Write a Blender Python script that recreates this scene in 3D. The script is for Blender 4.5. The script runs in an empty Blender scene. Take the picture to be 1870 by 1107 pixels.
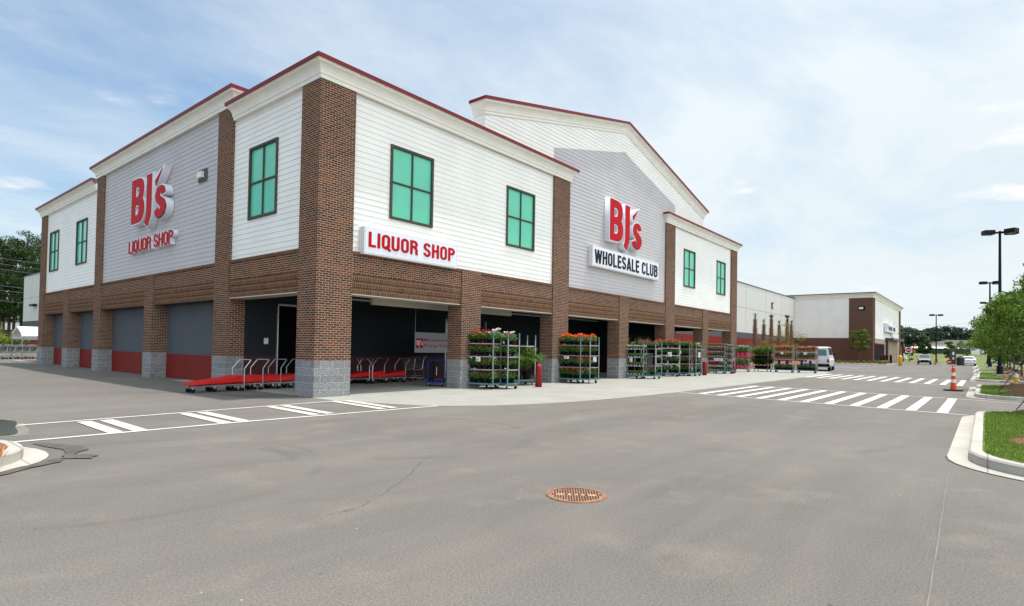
import bpy, math, random
import numpy as np
from mathutils import Vector, Matrix
random.seed(7); rng = np.random.default_rng(7)
S = bpy.context.scene; COL = S.collection
R = math.radians
# ---------------------------------------------------------------- camera
F_PX, CY, PITCH, ROLL, YAW = 1053.88, 612.05, 0.0216, 0.0177, 0.6871
CAM = Vector((-9.2761, -14.9754, 1.5512))
fw = Vector((math.cos(YAW)*math.cos(PITCH), math.sin(YAW)*math.cos(PITCH), math.sin(PITCH)))
rt = Vector((math.sin(YAW), -math.cos(YAW), 0)); up = rt.cross(fw)
e1 = math.cos(ROLL)*rt + math.sin(ROLL)*up
e2 = -math.sin(ROLL)*rt + math.cos(ROLL)*up
cd = bpy.data.cameras.new("camera"); cam = bpy.data.objects.new("camera", cd); COL.objects.link(cam)
cd.sensor_width = 36; cd.lens = 36*F_PX/1870
cd.shift_y = (CY-553.5)/1870; cd.clip_end = 3000; cd.clip_start = 0.05
mw = Matrix((e1, e2, -fw)).transposed().to_4x4(); mw.translation = CAM; cam.matrix_world = mw
S.camera = cam
S.render.resolution_x = 1024; S.render.resolution_y = 606
# ---------------------------------------------------------------- sky, sun, exposure
SUN = Vector((0.19, -0.11, 1.0)).normalized()
SUN_EL = math.asin(SUN.z); SUN_AZ = math.atan2(SUN.x, SUN.y)
W = bpy.data.worlds.new("World"); S.world = W; W.use_nodes = True
nt = W.node_tree; N = nt.nodes; LK = nt.links; N.clear()
def nd(t, **k):
    n = N.new(t)
    for a, b in k.items(): setattr(n, a, b)
    return n
sky = nd('ShaderNodeTexSky', sky_type='NISHITA'); sky.sun_disc = False
sky.sun_elevation = SUN_EL; sky.sun_rotation = SUN_AZ; sky.dust_density = 1.6; sky.ozone_density = 1.3
bg1 = nd('ShaderNodeBackground'); bg1.inputs[1].default_value = 0.15
tint = nd('ShaderNodeMix', data_type='RGBA', blend_type='MULTIPLY'); tint.inputs[0].default_value = 1; tint.inputs[7].default_value = (0.90, 1.06, 1.08, 1)
LK.new(sky.outputs[0], tint.inputs[6]); LK.new(tint.outputs[2], bg1.inputs[0])
tc = nd('ShaderNodeTexCoord'); sep = nd('ShaderNodeSeparateXYZ'); LK.new(tc.outputs['Generated'], sep.inputs[0])
def mth(op, a, b=None, c=None, clamp=False):
    n = nd('ShaderNodeMath', operation=op); n.use_clamp = clamp
    for i, v in enumerate((a, b, c)):
        if v is None: continue
        if isinstance(v, (int, float)): n.inputs[i].default_value = v
        else: LK.new(v, n.inputs[i])
    return n.outputs[0]
zz = mth('ADD', mth('MAXIMUM', sep.outputs[2], 0.0), 0.14)
px = mth('DIVIDE', sep.outputs[0], zz); py = mth('DIVIDE', sep.outputs[1], zz)
cmb = nd('ShaderNodeCombineXYZ'); LK.new(px, cmb.inputs[0]); LK.new(py, cmb.inputs[1])
mp = nd('ShaderNodeMapping'); LK.new(cmb.outputs[0], mp.inputs[0]); mp.inputs['Rotation'].default_value = (0, 0, 0.9); mp.inputs['Scale'].default_value = (0.75, 1.25, 1)
n1 = nd('ShaderNodeTexNoise'); LK.new(mp.outputs[0], n1.inputs[0]); n1.inputs['Scale'].default_value = 0.8; n1.inputs['Detail'].default_value = 7; n1.inputs['Roughness'].default_value = 0.6; n1.inputs['Distortion'].default_value = 0.25
n2 = nd('ShaderNodeTexNoise'); LK.new(cmb.outputs[0], n2.inputs[0]); n2.inputs['Scale'].default_value = 0.33; n2.inputs['Detail'].default_value = 3
# thin cloud is denser towards +x (right of the store) and near the horizon
dirn = nd('ShaderNodeVectorMath', operation='DOT_PRODUCT'); LK.new(tc.outputs['Generated'], dirn.inputs[0]); dirn.inputs[1].default_value = (0.80, -0.60, 0)
cov = mth('ADD', mth('MULTIPLY', n1.outputs[0], 2.6), mth('MULTIPLY', n2.outputs[0], 1.0))
cov = mth('ADD', cov, mth('MULTIPLY', dirn.outputs['Value'], 0.60))
cov = mth('ADD', cov, -1.25)
hz = mth('POWER', mth('SUBTRACT', 1.0, mth('MAXIMUM', sep.outputs[2], 0.0), clamp=True), 5.0)
cov = mth('ADD', cov, mth('MULTIPLY', hz, 0.45), clamp=True)
cov = mth('MULTIPLY_ADD', cov, 0.86, 0.08)
# small low cumulus
mp3 = nd('ShaderNodeMapping'); LK.new(tc.outputs['Generated'], mp3.inputs[0]); mp3.inputs['Scale'].default_value = (1, 1, 3.2)
n3 = nd('ShaderNodeTexNoise'); LK.new(mp3.outputs[0], n3.inputs[0]); n3.inputs['Scale'].default_value = 5.5; n3.inputs['Detail'].default_value = 6; n3.inputs['Roughness'].default_value = 0.55
mr = nd('ShaderNodeMapRange'); LK.new(n3.outputs[0], mr.inputs[0]); mr.inputs[1].default_value = 0.56; mr.inputs[2].default_value = 0.70; mr.interpolation_type = 'SMOOTHSTEP'
band = nd('ShaderNodeMapRange'); LK.new(sep.outputs[2], band.inputs[0]); band.inputs[1].default_value = 0.42; band.inputs[2].default_value = 0.25
cum = mth('MULTIPLY', mr.outputs[0], band.outputs[0])
# brightness of the cloud veil: brightest round the high sun; boost behind and left of the camera is added to light the walls
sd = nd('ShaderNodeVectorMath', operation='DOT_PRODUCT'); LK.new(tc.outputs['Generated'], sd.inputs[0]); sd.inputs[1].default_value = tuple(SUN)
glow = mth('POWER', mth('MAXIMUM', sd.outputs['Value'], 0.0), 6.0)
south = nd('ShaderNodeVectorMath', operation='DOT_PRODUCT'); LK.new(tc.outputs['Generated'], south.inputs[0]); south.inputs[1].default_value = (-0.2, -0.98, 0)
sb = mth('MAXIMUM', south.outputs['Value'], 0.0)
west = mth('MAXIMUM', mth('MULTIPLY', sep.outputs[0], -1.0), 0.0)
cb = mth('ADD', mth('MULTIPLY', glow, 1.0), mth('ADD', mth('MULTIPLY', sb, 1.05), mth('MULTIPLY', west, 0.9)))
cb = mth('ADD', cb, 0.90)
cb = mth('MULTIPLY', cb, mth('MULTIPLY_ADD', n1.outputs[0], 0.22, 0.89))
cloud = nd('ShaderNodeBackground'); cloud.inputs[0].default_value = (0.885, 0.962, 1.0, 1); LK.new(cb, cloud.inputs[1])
cumb = nd('ShaderNodeBackground'); cumb.inputs[0].default_value = (0.97, 0.975, 0.98, 1)
LK.new(mth('MULTIPLY_ADD', n3.outputs[0], 1.0, 0.36), cumb.inputs[1])
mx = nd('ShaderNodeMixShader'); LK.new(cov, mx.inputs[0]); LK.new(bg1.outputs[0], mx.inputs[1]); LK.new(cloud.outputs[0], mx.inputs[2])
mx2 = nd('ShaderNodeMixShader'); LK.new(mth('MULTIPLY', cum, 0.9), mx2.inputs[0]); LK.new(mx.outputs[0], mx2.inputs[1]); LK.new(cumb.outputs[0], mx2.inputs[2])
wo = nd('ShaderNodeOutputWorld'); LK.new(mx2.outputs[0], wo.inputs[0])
sl = bpy.data.lights.new("sun", 'SUN'); sl.energy = 3.8; sl.angle = R(1.2); sl.color = (1.0, 0.955, 0.89)
so = bpy.data.objects.new("sun", sl); COL.objects.link(so); so.rotation_euler = SUN.to_track_quat('Z', 'Y').to_euler(); so.location = (0, 0, 60)
S.view_settings.view_transform = 'Standard'; S.view_settings.look = 'None'; S.view_settings.exposure = 0.12; S.view_settings.gamma = 1

# ================================================================ helpers
def tag(o, label=None, cat=None, group=None, kind=None):
    if label: o['label'] = label
    if cat: o['category'] = cat
    if group: o['group'] = group
    if kind: o['kind'] = kind
    return o
def thing(name, label, cat, loc=(0, 0, 0), rz=0, group=None):
    o = bpy.data.objects.new(name, None); COL.objects.link(o); o.empty_display_size = .2
    o.location = loc; o.rotation_euler = (0, 0, rz); return tag(o, label, cat, group)
class MB:
    def __init__(s): s.v = []; s.f = []
    def box(s, x0, x1, y0, y1, z0, z1, M=None):
        if x0 > x1: x0, x1 = x1, x0
        if y0 > y1: y0, y1 = y1, y0
        i = len(s.v)
        p = [(x, y, z) for z in (z0, z1) for y in (y0, y1) for x in (x0, x1)]
        if M is not None: p = [tuple(M @ Vector(q)) for q in p]
        s.v += p
        s.f += [tuple(i+k for k in q) for q in ((0, 2, 3, 1), (4, 5, 7, 6), (0, 1, 5, 4), (2, 6, 7, 3), (0, 4, 6, 2), (1, 3, 7, 5))]
        return s
    def poly(s, pts):
        i = len(s.v); s.v += [tuple(p) for p in pts]; s.f.append(tuple(range(i, i+len(pts)))); return s
    def tube(s, a, b, r, r2=None, n=8, cap=True):
        a = Vector(a); b = Vector(b); r2 = r if r2 is None else r2
        d = (b-a).normalized(); u = d.orthogonal().normalized(); w = d.cross(u); i = len(s.v)
        for c, rr in ((a, r), (b, r2)):
            for k in range(n):
                t = 2*math.pi*k/n; s.v.append(tuple(c+(u*math.cos(t)+w*math.sin(t))*rr))
        for k in range(n): s.f.append((i+k, i+(k+1) % n, i+n+(k+1) % n, i+n+k))
        if cap: s.f += [tuple(i+k for k in range(n-1, -1, -1)), tuple(i+n+k for k in range(n))]
        return s
    def path(s, pts, r, n=8):
        for a, b in zip(pts, pts[1:]): s.tube(a, b, r, n=n)
        return s
    def lathe(s, prof, c=(0, 0, 0), n=16):
        i = len(s.v)
        for r, z in prof:
            for k in range(n):
                t = 2*math.pi*k/n; s.v.append((c[0]+r*math.cos(t), c[1]+r*math.sin(t), c[2]+z))
        for j in range(len(prof)-1):
            for k in range(n):
                a = i+j*n+k; b = i+j*n+(k+1) % n; s.f.append((a, b, b+n, a+n))
        s.f.append(tuple(i+k for k in range(n-1, -1, -1))); s.f.append(tuple(i+(len(prof)-1)*n+k for k in range(n)))
        return s
    def prism(s, pts, z0, z1):
        n = len(pts); i = len(s.v)
        ar = sum(pts[k][0]*pts[(k+1) % n][1]-pts[(k+1) % n][0]*pts[k][1] for k in range(n))
        if ar < 0: pts = pts[::-1]
        s.v += [(p[0], p[1], z0) for p in pts]+[(p[0], p[1], z1) for p in pts]
        s.f += [tuple(i+k for k in range(n-1, -1, -1)), tuple(i+n+k for k in range(n))]
        for k in range(n): s.f.append((i+k, i+(k+1) % n, i+n+(k+1) % n, i+n+k))
        return s
    def loft(s, rings, closed=True, caps=True):
        i = len(s.v); n = len(rings[0])
        for r in rings: s.v += [tuple(p) for p in r]
        for j in range(len(rings)-1):
            for k in range(n if closed else n-1):
                a = i+j*n+k; b = i+j*n+(k+1) % n; s.f.append((a, b, b+n, a+n))
        if caps and closed: s.f.append(tuple(i+k for k in range(n-1, -1, -1))); s.f.append(tuple(i+(len(rings)-1)*n+k for k in range(n)))
        return s
    def quads(s, V):                     # V: (k,4,3) array
        i = len(s.v); V = np.asarray(V); k = len(V)
        s.v += [tuple(p) for p in V.reshape(-1, 3).tolist()]
        s.f += [(i+4*j, i+4*j+1, i+4*j+2, i+4*j+3) for j in range(k)]
        return s
    def mesh(s, name, mat=None, smooth=False):
        me = bpy.data.meshes.new(name); me.from_pydata(s.v, [], s.f)
        if mat: me.materials.append(mat)
        if smooth: me.polygons.foreach_set('use_smooth', [True]*len(me.polygons))
        me.update(); return me
    def obj(s, name, mat=None, parent=None, smooth=False, bevel=0):
        o = bpy.data.objects.new(name, s.mesh(name, mat, smooth)); COL.objects.link(o); o.parent = parent
        if bevel:
            m = o.modifiers.new('bevel', 'BEVEL'); m.width = bevel; m.segments = 2; m.limit_method = 'ANGLE'
        return o
def mobj(name, me, parent=None, loc=None, rz=0):
    o = bpy.data.objects.new(name, me); COL.objects.link(o); o.parent = parent
    if loc is not None: o.location = loc
    o.rotation_euler.z = rz
    return o
def dup(o, loc=None, rz=None, label=None, parent=None, depth=0):
    c = o.copy(); COL.objects.link(c)
    if depth: c.parent = parent
    if loc is not None: c.location = loc
    if rz is not None: c.rotation_euler.z = rz
    if label: c['label'] = label
    for ch in o.children: dup(ch, parent=c, depth=depth+1)
    return c
# ---------------------------------------------------------------- materials
def mat(name, col=(.5, .5, .5), rough=.6, metal=0, spec=.5, noise=0, nscale=4, bump=0, bscale=40, build=None, emit=None):
    m = bpy.data.materials.new(name); m.use_nodes = True; t = m.node_tree; b = t.nodes['Principled BSDF']
    b.inputs['Base Color'].default_value = (*col, 1); b.inputs['Roughness'].default_value = rough; b.inputs['Metallic'].default_value = metal
    b.inputs['Specular IOR Level'].default_value = spec
    if emit: b.inputs['Emission Color'].default_value = (*emit[:3], 1); b.inputs['Emission Strength'].default_value = emit[3]
    n = t.nodes; l = t.links; c = n.new('ShaderNodeTexCoord')
    if noise:
        x = n.new('ShaderNodeTexNoise'); x.inputs['Scale'].default_value = nscale; x.inputs['Detail'].default_value = 5; l.new(c.outputs['Object'], x.inputs[0])
        r = n.new('ShaderNodeMapRange'); l.new(x.outputs[0], r.inputs[0]); r.inputs[1].default_value = .3; r.inputs[2].default_value = .7; r.inputs[3].default_value = 1-noise; r.inputs[4].default_value = 1+noise
        q = n.new('ShaderNodeMix'); q.data_type = 'RGBA'; q.blend_type = 'MULTIPLY'; q.inputs[0].default_value = 1; q.inputs[6].default_value = (*col, 1)
        l.new(r.outputs[0], q.inputs[7]); l.new(q.outputs[2], b.inputs['Base Color'])
    if bump:
        y = n.new('ShaderNodeTexNoise'); y.inputs['Scale'].default_value = bscale; y.inputs['Detail'].default_value = 3; l.new(c.outputs['Object'], y.inputs[0])
        bb = n.new('ShaderNodeBump'); bb.inputs['Strength'].default_value = bump; bb.inputs['Distance'].default_value = .02; l.new(y.outputs[0], bb.inputs['Height']); l.new(bb.outputs[0], b.inputs['Normal'])
    if build: build(t, b, c)
    return m
class G:                                  # tiny node-graph helper
    def __init__(s, t): s.t = t; s.n = t.nodes; s.l = t.links
    def node(s, ty, ins=None, **k):
        x = s.n.new(ty)
        for a, b in k.items(): setattr(x, a, b)
        for a, b in (ins or {}).items():
            if isinstance(b, bpy.types.NodeSocket): s.l.new(b, x.inputs[a])
            else: x.inputs[a].default_value = b
        return x
    def noise(s, vec, sc, det=4, ro=.5, dist=0): return s.node('ShaderNodeTexNoise', {'Vector': vec, 'Scale': sc, 'Detail': det, 'Roughness': ro, 'Distortion': dist}).outputs[0]
    def ramp(s, v, a, b, lo=0., hi=1.): return s.node('ShaderNodeMapRange', {0: v, 1: a, 2: b, 3: lo, 4: hi}).outputs[0]
    def mix(s, f, a, b, mode='MIX'): 
        return s.node('ShaderNodeMix', {0: f, 6: a, 7: b}, data_type='RGBA', blend_type=mode).outputs[2]
    def math(s, op, a, b): return s.node('ShaderNodeMath', {0: a, 1: b}, operation=op).outputs[0]
def wallvec(g, c, su=1., sv=1.):          # (x+y, z) : works on every axis-aligned wall
    sp = g.node('ShaderNodeSeparateXYZ', {0: c.outputs['Object']})
    u = g.math('ADD', sp.outputs[0], sp.outputs[1])
    return g.node('ShaderNodeCombineXYZ', {0: g.math('MULTIPLY', u, su), 1: g.math('MULTIPLY', sp.outputs[2], sv)}).outputs[0], sp
def brick_mat(name, c1, c2, c3, mortar, bw=.203, bh=.0677, ms=.0095, offset=.5):
    def build(t, b, c):
        g = G(t); v, sp = wallvec(g, c)
        def bt(ca, cb, bias): return g.node('ShaderNodeTexBrick', {'Vector': v, 'Color1': ca, 'Color2': cb, 'Mortar': (*mortar, 1), 'Scale': 1., 'Mortar Size': ms, 'Mortar Smooth': .1, 'Bias': bias, 'Brick Width': bw, 'Row Height': bh}, offset=offset)
        a = bt((*c1, 1), (*c2, 1), -.1)
        # second, independent variation: coarse noise picks darker clinker bricks
        vs = g.node('ShaderNodeSeparateXYZ', {0: v}); row = g.math('FLOOR', g.math('DIVIDE', vs.outputs[1], bh), 0.)
        par = g.math('SUBTRACT', 1.0, g.math('FLOORED_MODULO', row, 2.)); bx = g.math('FLOOR', g.math('ADD', g.math('DIVIDE', vs.outputs[0], bw), g.math('MULTIPLY', par, offset)), 0.)
        cell = g.node('ShaderNodeTexWhiteNoise', {0: g.node('ShaderNodeCombineXYZ', {0: bx, 1: row}).outputs[0]}, noise_dimensions='2D').outputs[0]
        dark = g.ramp(cell, .60, .66)
        mask = g.math('SUBTRACT', 1.0, a.outputs['Fac'])
        col = g.mix(g.math('MULTIPLY', g.math('MULTIPLY', dark, mask), .6), a.outputs['Color'], (*c3, 1))
        col = g.mix(.5, col, g.node('ShaderNodeCombineXYZ', {0: g.ramp(g.noise(v, 14, 4), .3, .7, .7, 1.3), 1: g.ramp(g.noise(v, 14, 4), .3, .7, .7, 1.3), 2: g.ramp(g.noise(v, 14, 4), .3, .7, .7, 1.3)}).outputs[0], 'MULTIPLY')
        wash = g.ramp(g.noise(v, 1.3, 5, .65), .35, .75, 0., .12); col = g.mix(wash, col, (.20, .115, .07, 1))
        t.links.new(col, b.inputs['Base Color'])
        bb = g.node('ShaderNodeBump', {'Height': g.math('SUBTRACT', 1.0, a.outputs['Fac']), 'Strength': .7, 'Distance': .008}); t.links.new(bb.outputs[0], b.inputs['Normal'])
    return mat(name, rough=.95, spec=.05, build=build)
MAT = {}
MAT['brick'] = brick_mat('brick', (.170, .055, .022), (.088, .032, .017), (.036, .018, .013), (.52, .47, .385), ms=.0052)
MAT['soldier'] = brick_mat('soldier_brick', (.175, .068, .032), (.11, .045, .023), (.060, .030, .018), (.32, .27, .20), ms=.0055, bw=.0677, bh=.2033, offset=0.)
MAT['brick_far'] = brick_mat('brown_brick', (.135, .055, .038), (.095, .040, .030), (.055, .028, .022), (.20, .15, .12))
MAT['brick_tan'] = mat('tan_brick', (.36, .27, .20), .85, noise=.1, nscale=3)
def cmu(t, b, c):
    g = G(t); v, sp = wallvec(g, c)
    a = g.node('ShaderNodeTexBrick', {'Vector': v, 'Color1': (.30, .30, .305, 1), 'Color2': (.235, .235, .24, 1), 'Mortar': (.45, .44, .42, 1), 'Scale': 1., 'Mortar Size': .010, 'Mortar Smooth': .2, 'Bias': 0., 'Brick Width': .406, 'Row Height': .212}, offset=.5)
    n = g.noise(c.outputs['Object'], 26, 6, .7); col = g.mix(1., a.outputs['Color'], g.node('ShaderNodeCombineXYZ', {i: g.ramp(n, .36, .64, .5, 1.5) for i in range(3)}).outputs[0], 'MULTIPLY')
    t.links.new(col, b.inputs['Base Color'])
    h = g.math('ADD', g.math('MULTIPLY', g.noise(c.outputs['Object'], 18, 5, .7), 1.), g.math('MULTIPLY', a.outputs['Fac'], -.5))
    bb = g.node('ShaderNodeBump', {'Height': h, 'Strength': 1., 'Distance': .05}); t.links.new(bb.outputs[0], b.inputs['Normal'])
MAT['cmu'] = mat('split_face_block', rough=.9, spec=.2, build=cmu)
def siding_m(col):
    def f(t, b, c):
        g = G(t); v, sp = wallvec(g, c); v = g.node('ShaderNodeVectorMath', {0: v, 1: (0, -4.39, 0)}, operation='ADD').outputs[0]
        # butt joints between boards, painted shadow line under each lap, faint grime
        br = g.node('ShaderNodeTexBrick', {'Vector': v, 'Color1': (*col, 1), 'Color2': tuple(x*.985 for x in col)+(1,), 'Mortar': tuple(x*.80 for x in col)+(1,), 'Scale': 1., 'Mortar Size': .0040, 'Brick Width': 3.66, 'Row Height': .178, 'Bias': 0.}, offset=.37)
        n = g.ramp(g.noise(c.outputs['Object'], .7, 4), .3, .7, .95, 1.03)
        t.links.new(g.mix(1., br.outputs['Color'], g.node('ShaderNodeCombineXYZ', {0: n, 1: n, 2: n}).outputs[0], 'MULTIPLY'), b.inputs['Base Color'])
    return f
MAT['white_siding'] = mat('white_siding', rough=.5, spec=.3, build=siding_m((.84, .825, .775)))
MAT['grey_siding'] = mat('lavender_grey_siding', rough=.5, spec=.3, build=siding_m((.50, .472, .478)))
MAT['trim'] = mat('cream_trim', (.76, .73, .65), .5, noise=.05, nscale=2)
MAT['coping'] = mat('red_coping', (.17, .008, .011), .45, spec=.25, noise=.08, nscale=1.5)
MAT['dark_cope'] = mat('dark_coping', (.06, .04, .04), .4)
MAT['frame'] = mat('bronze_frame', (.066, .058, .040), .6, spec=.2)
MAT['pane'] = mat('green_pane', (.11, .54, .36), .14, noise=.05, nscale=.9)
MAT['grey_wall'] = mat('grey_painted_wall', (.085, .094, .108), .75, spec=.2, noise=.06, nscale=1.2)
MAT['red_wall'] = mat('red_painted_wall', (.185, .016, .010), .7, spec=.2, noise=.08, nscale=1.5)
MAT['cream_wall'] = mat('cream_panel', (.60, .60, .555), .7, noise=.03, nscale=.5)
MAT['beige'] = mat('beige_steel', (.50, .46, .38), .6)
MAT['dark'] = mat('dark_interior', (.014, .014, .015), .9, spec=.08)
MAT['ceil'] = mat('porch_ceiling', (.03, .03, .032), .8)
MAT['porch_grey'] = mat('porch_shaded_wall', (.018, .023, .027), .85, spec=.2)  # grey wall paint darkened, porch shade put into the colour
MAT['porch_red'] = mat('porch_shaded_red', (.055, .006, .006), .7)  # red base paint with the porch shade mixed into its colour
MAT['seam'] = mat('seam_fill', (.185, .168, .147), .85, noise=.15, nscale=5)
MAT['sign_white'] = mat('sign_white', (.74, .75, .80), .35, noise=.02, nscale=1)
MAT['sign_case'] = mat('sign_case', (.66, .66, .64), .4)
MAT['letter_red'] = mat('letter_red', (.46, .004, .010), .55, spec=.12, noise=.05, nscale=2)
MAT['letter_black'] = mat('letter_black', (.008, .009, .012), .5, spec=.15)
MAT['steel'] = mat('galvanised_steel', (.42, .43, .44), .38, metal=.75, noise=.15, nscale=9)
MAT['chrome'] = mat('cart_wire', (.50, .51, .52), .3, metal=.8)
MAT['wire'] = mat('basket_wire', (.13, .13, .135), .45, metal=.5)
MAT['teal'] = mat('teal_steel', (.075, .20, .205), .45, noise=.2, nscale=8)
MAT['rubber'] = mat('black_rubber', (.010, .010, .011), .8, spec=.15)
MAT['cart_red'] = mat('cart_red', (.58, .014, .014), .5, spec=.25, noise=.12, nscale=4)
MAT['cart_blue'] = mat('cart_blue', (.010, .022, .20), .55, spec=.2)
MAT['black'] = mat('black_metal', (.008, .008, .009), .55, spec=.2)
MAT['pot'] = mat('black_pot', (.008, .008, .008), .7, spec=.12)
MAT['pot_tan'] = mat('tan_pot', (.35, .25, .16), .7)
MAT['pot_pink'] = mat('pink_pot', (.75, .035, .16), .4)
MAT['pot_orange'] = mat('terracotta_pot', (.42, .10, .04), .7)
MAT['paper'] = mat('paper', (.72, .72, .74), .8)
MAT['bollard'] = mat('bollard_red', (.25, .016, .013), .5, spec=.3, noise=.1, nscale=6)
MAT['yellow'] = mat('safety_yellow', (.78, .45, .01), .5, noise=.08, nscale=6)
MAT['orange'] = mat('cone_orange', (.80, .075, .012), .5, noise=.06, nscale=8)
MAT['white'] = mat('white_band', (.80, .80, .80), .5)
MAT['bark'] = mat('bark', (.11, .075, .05), .9, noise=.3, nscale=12, bump=.6)
MAT['boots'] = mat('palm_boots', (.21, .125, .07), .9, noise=.5, nscale=9)
MAT['mulch'] = mat('pine_straw', (.20, .095, .05), .95, noise=.5, nscale=30, bump=1, bscale=60)
MAT['mulch_o'] = mat('orange_mulch', (.24, .105, .042), .95, noise=.4, nscale=20, bump=1)
MAT['glass'] = mat('car_glass', (.02, .03, .032), .08, spec=.8)
MAT['green_glass'] = mat('tinted_rear_glass', (.03, .10, .09), .1, spec=.8)
MAT['lens_red'] = mat('tail_lamp', (.30, .01, .01), .25)
MAT['lens'] = mat('head_lamp', (.6, .62, .64), .15)
MAT['plate'] = mat('number_plate', (.45, .47, .50), .5)
MAT['rust'] = None
def leaf_mat(name, a, b_, rough=.5, trans=.25):
    def f(t, b, c):
        g = G(t); ge = g.node('ShaderNodeNewGeometry'); k = ge.outputs['Random Per Island']
        col = g.mix(k, (*a, 1), (*b_, 1)); t.links.new(col, b.inputs['Base Color'])
        tr = g.node('ShaderNodeBsdfTranslucent', {0: col}); ms = g.node('ShaderNodeMixShader', {0: trans, 1: b.outputs[0], 2: tr.outputs[0]})
        t.links.new(ms.outputs[0], t.nodes['Material Output'].inputs[0])
    return mat(name, rough=rough, spec=.15, build=f)
MAT['leaf'] = leaf_mat('oak_leaves', (.022, .060, .008), (.19, .30, .038), .55, .3)
MAT['leaf_y'] = leaf_mat('yellow_green_leaves', (.12, .17, .02), (.25, .27, .05))
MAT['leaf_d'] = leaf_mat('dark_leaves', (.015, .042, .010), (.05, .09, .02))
MAT['leaf_pine'] = leaf_mat('pine_needles', (.010, .030, .006), (.050, .095, .015), trans=.15)
MAT['leaf_far'] = leaf_mat('far_tree_leaves', (.022, .045, .022), (.048, .080, .038), trans=.1)
MAT['leaf_plant'] = leaf_mat('bedding_leaves', (.035, .095, .018), (.19, .32, .09))
MAT['leaf_lime'] = leaf_mat('bright_leaves', (.11, .25, .04), (.32, .48, .12))
MAT['palm_leaf'] = leaf_mat('palm_fronds', (.035, .09, .012), (.15, .25, .04))
MAT['grass_blade'] = leaf_mat('grass_blades', (.12, .19, .022), (.24, .31, .06))
for nm, c in dict(red=(.65, .012, .015), white=(.75, .75, .70), orange=(.80, .16, .02), pink=(.70, .06, .20), yellow=(.75, .62, .08), coral=(.72, .10, .06), purple=(.12, .05, .3), rose=(.75, .35, .40), magenta=(.45, .02, .10)).items():
    MAT['fl_'+nm] = leaf_mat('petals_'+nm, c, tuple(min(1, x*1.25+.02) for x in c), trans=.2)
def asphalt(t, b, c):
    g = G(t); o = c.outputs['Object']
    big = g.noise(o, .16, 5, .55, .4); mid = g.noise(o, 1.1, 6, .6); fine = g.noise(o, 55, 3, .8); stretch = g.noise(g.node('ShaderNodeMapping', {0: o, 'Scale': (.12, .9, 1), 'Rotation': (0, 0, .25)}).outputs[0], 1.2, 5, .6)
    col = g.mix(g.ramp(big, .3, .7), (.127, .115, .101, 1), (.166, .151, .132, 1))
    col = g.mix(g.math('MULTIPLY', g.ramp(stretch, .42, .68), .45), col, (.200, .181, .153, 1))
    dust = g.math('MULTIPLY', g.ramp(mid, .55, .80), .40); col = g.mix(dust, col, (.28, .24, .185, 1))
    pat = g.ramp(g.noise(o, .55, 8, .72, 1.2), .35, .65, .955, 1.045); col = g.mix(1., col, g.node('ShaderNodeCombineXYZ', {0: pat, 1: pat, 2: pat}).outputs[0], 'MULTIPLY')
    grain = g.ramp(fine, .3, .7, .62, 1.38); col = g.mix(1., col, g.node('ShaderNodeCombineXYZ', {0: grain, 1: grain, 2: grain}).outputs[0], 'MULTIPLY')
    # faint tyre scuffs (real rubber marks where carts and cars turn)
    for cx_, cy_, r_, w_ in ((-6.6, -7.2, 1.62, .13), (-2.6, -7.0, 2.3, .16), (-6.9, -7.0, 2.3, .10), (3.0, -10.5, 3.4, .2)):
        dv = g.node('ShaderNodeVectorMath', {0: o, 1: (cx_, cy_, 0)}, operation='DISTANCE').outputs['Value']
        rg = g.ramp(g.math('ABSOLUTE', g.math('SUBTRACT', dv, r_), 0.), w_, w_*.2, 0., 1.); mk = g.ramp(g.noise(o, .9, 3), .47, .60)
        col = g.mix(g.math('MULTIPLY', g.math('MULTIPLY', rg, mk), .30), col, (.085, .076, .067, 1))
    vo = g.node('ShaderNodeTexVoronoi', {'Vector': o, 'Scale': 2.3, 'Randomness': 1.}); spot = g.ramp(vo.outputs[0], .028, .040, 1., 0.)
    col = g.mix(g.math('MULTIPLY', spot, .75), col, (.06, .05, .045, 1))
    vo2 = g.node('ShaderNodeTexVoronoi', {'Vector': g.node('ShaderNodeMapping', {0: o, 'Location': (3.3, 7.7, 0)}).outputs[0], 'Scale': 3.1}); col = g.mix(g.math('MULTIPLY', g.ramp(vo2.outputs[0], .018, .028, 1., 0.), .7), col, (.6, .58, .52, 1))
    t.links.new(col, b.inputs['Base Color'])
    bb = g.node('ShaderNodeBump', {'Height': g.noise(o, 90, 3, .7), 'Strength': .5, 'Distance': .006}); t.links.new(bb.outputs[0], b.inputs['Normal'])
MAT['asphalt'] = mat('asphalt', rough=.88, spec=.3, build=asphalt)
def concrete(t, b, c, base=(.335, .325, .29), joint=3.05):
    g = G(t); o = c.outputs['Object']
    br = g.node('ShaderNodeTexBrick', {'Vector': o, 'Color1': (*base, 1), 'Color2': tuple(x*.95 for x in base)+(1,), 'Mortar': tuple(x*.55 for x in base)+(1,), 'Scale': 1., 'Mortar Size': .010, 'Brick Width': joint, 'Row Height': joint, 'Bias': 0.}, offset=0.)
    n = g.ramp(g.noise(o, .8, 6, .65), .3, .7, .88, 1.08); f = g.ramp(g.noise(o, 40, 3), .3, .7, .93, 1.07)
    n = g.math('MULTIPLY', n, f); t.links.new(g.mix(1., br.outputs['Color'], g.node('ShaderNodeCombineXYZ', {0: n, 1: n, 2: n}).outputs[0], 'MULTIPLY'), b.inputs['Base Color'])
MAT['concrete'] = mat('concrete', rough=.85, spec=.3, build=concrete)
MAT['kerb'] = mat('kerb_concrete', rough=.85, spec=.3, build=lambda t, b, c: concrete(t, b, c, (.46, .43, .375), 1.5))
MAT['paint'] = mat('road_paint', (.62, .60, .56), .7, noise=.14, nscale=3)
MAT['paint_cream'] = mat('aged_road_paint', (.60, .56, .49), .7, noise=.12, nscale=5)
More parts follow.
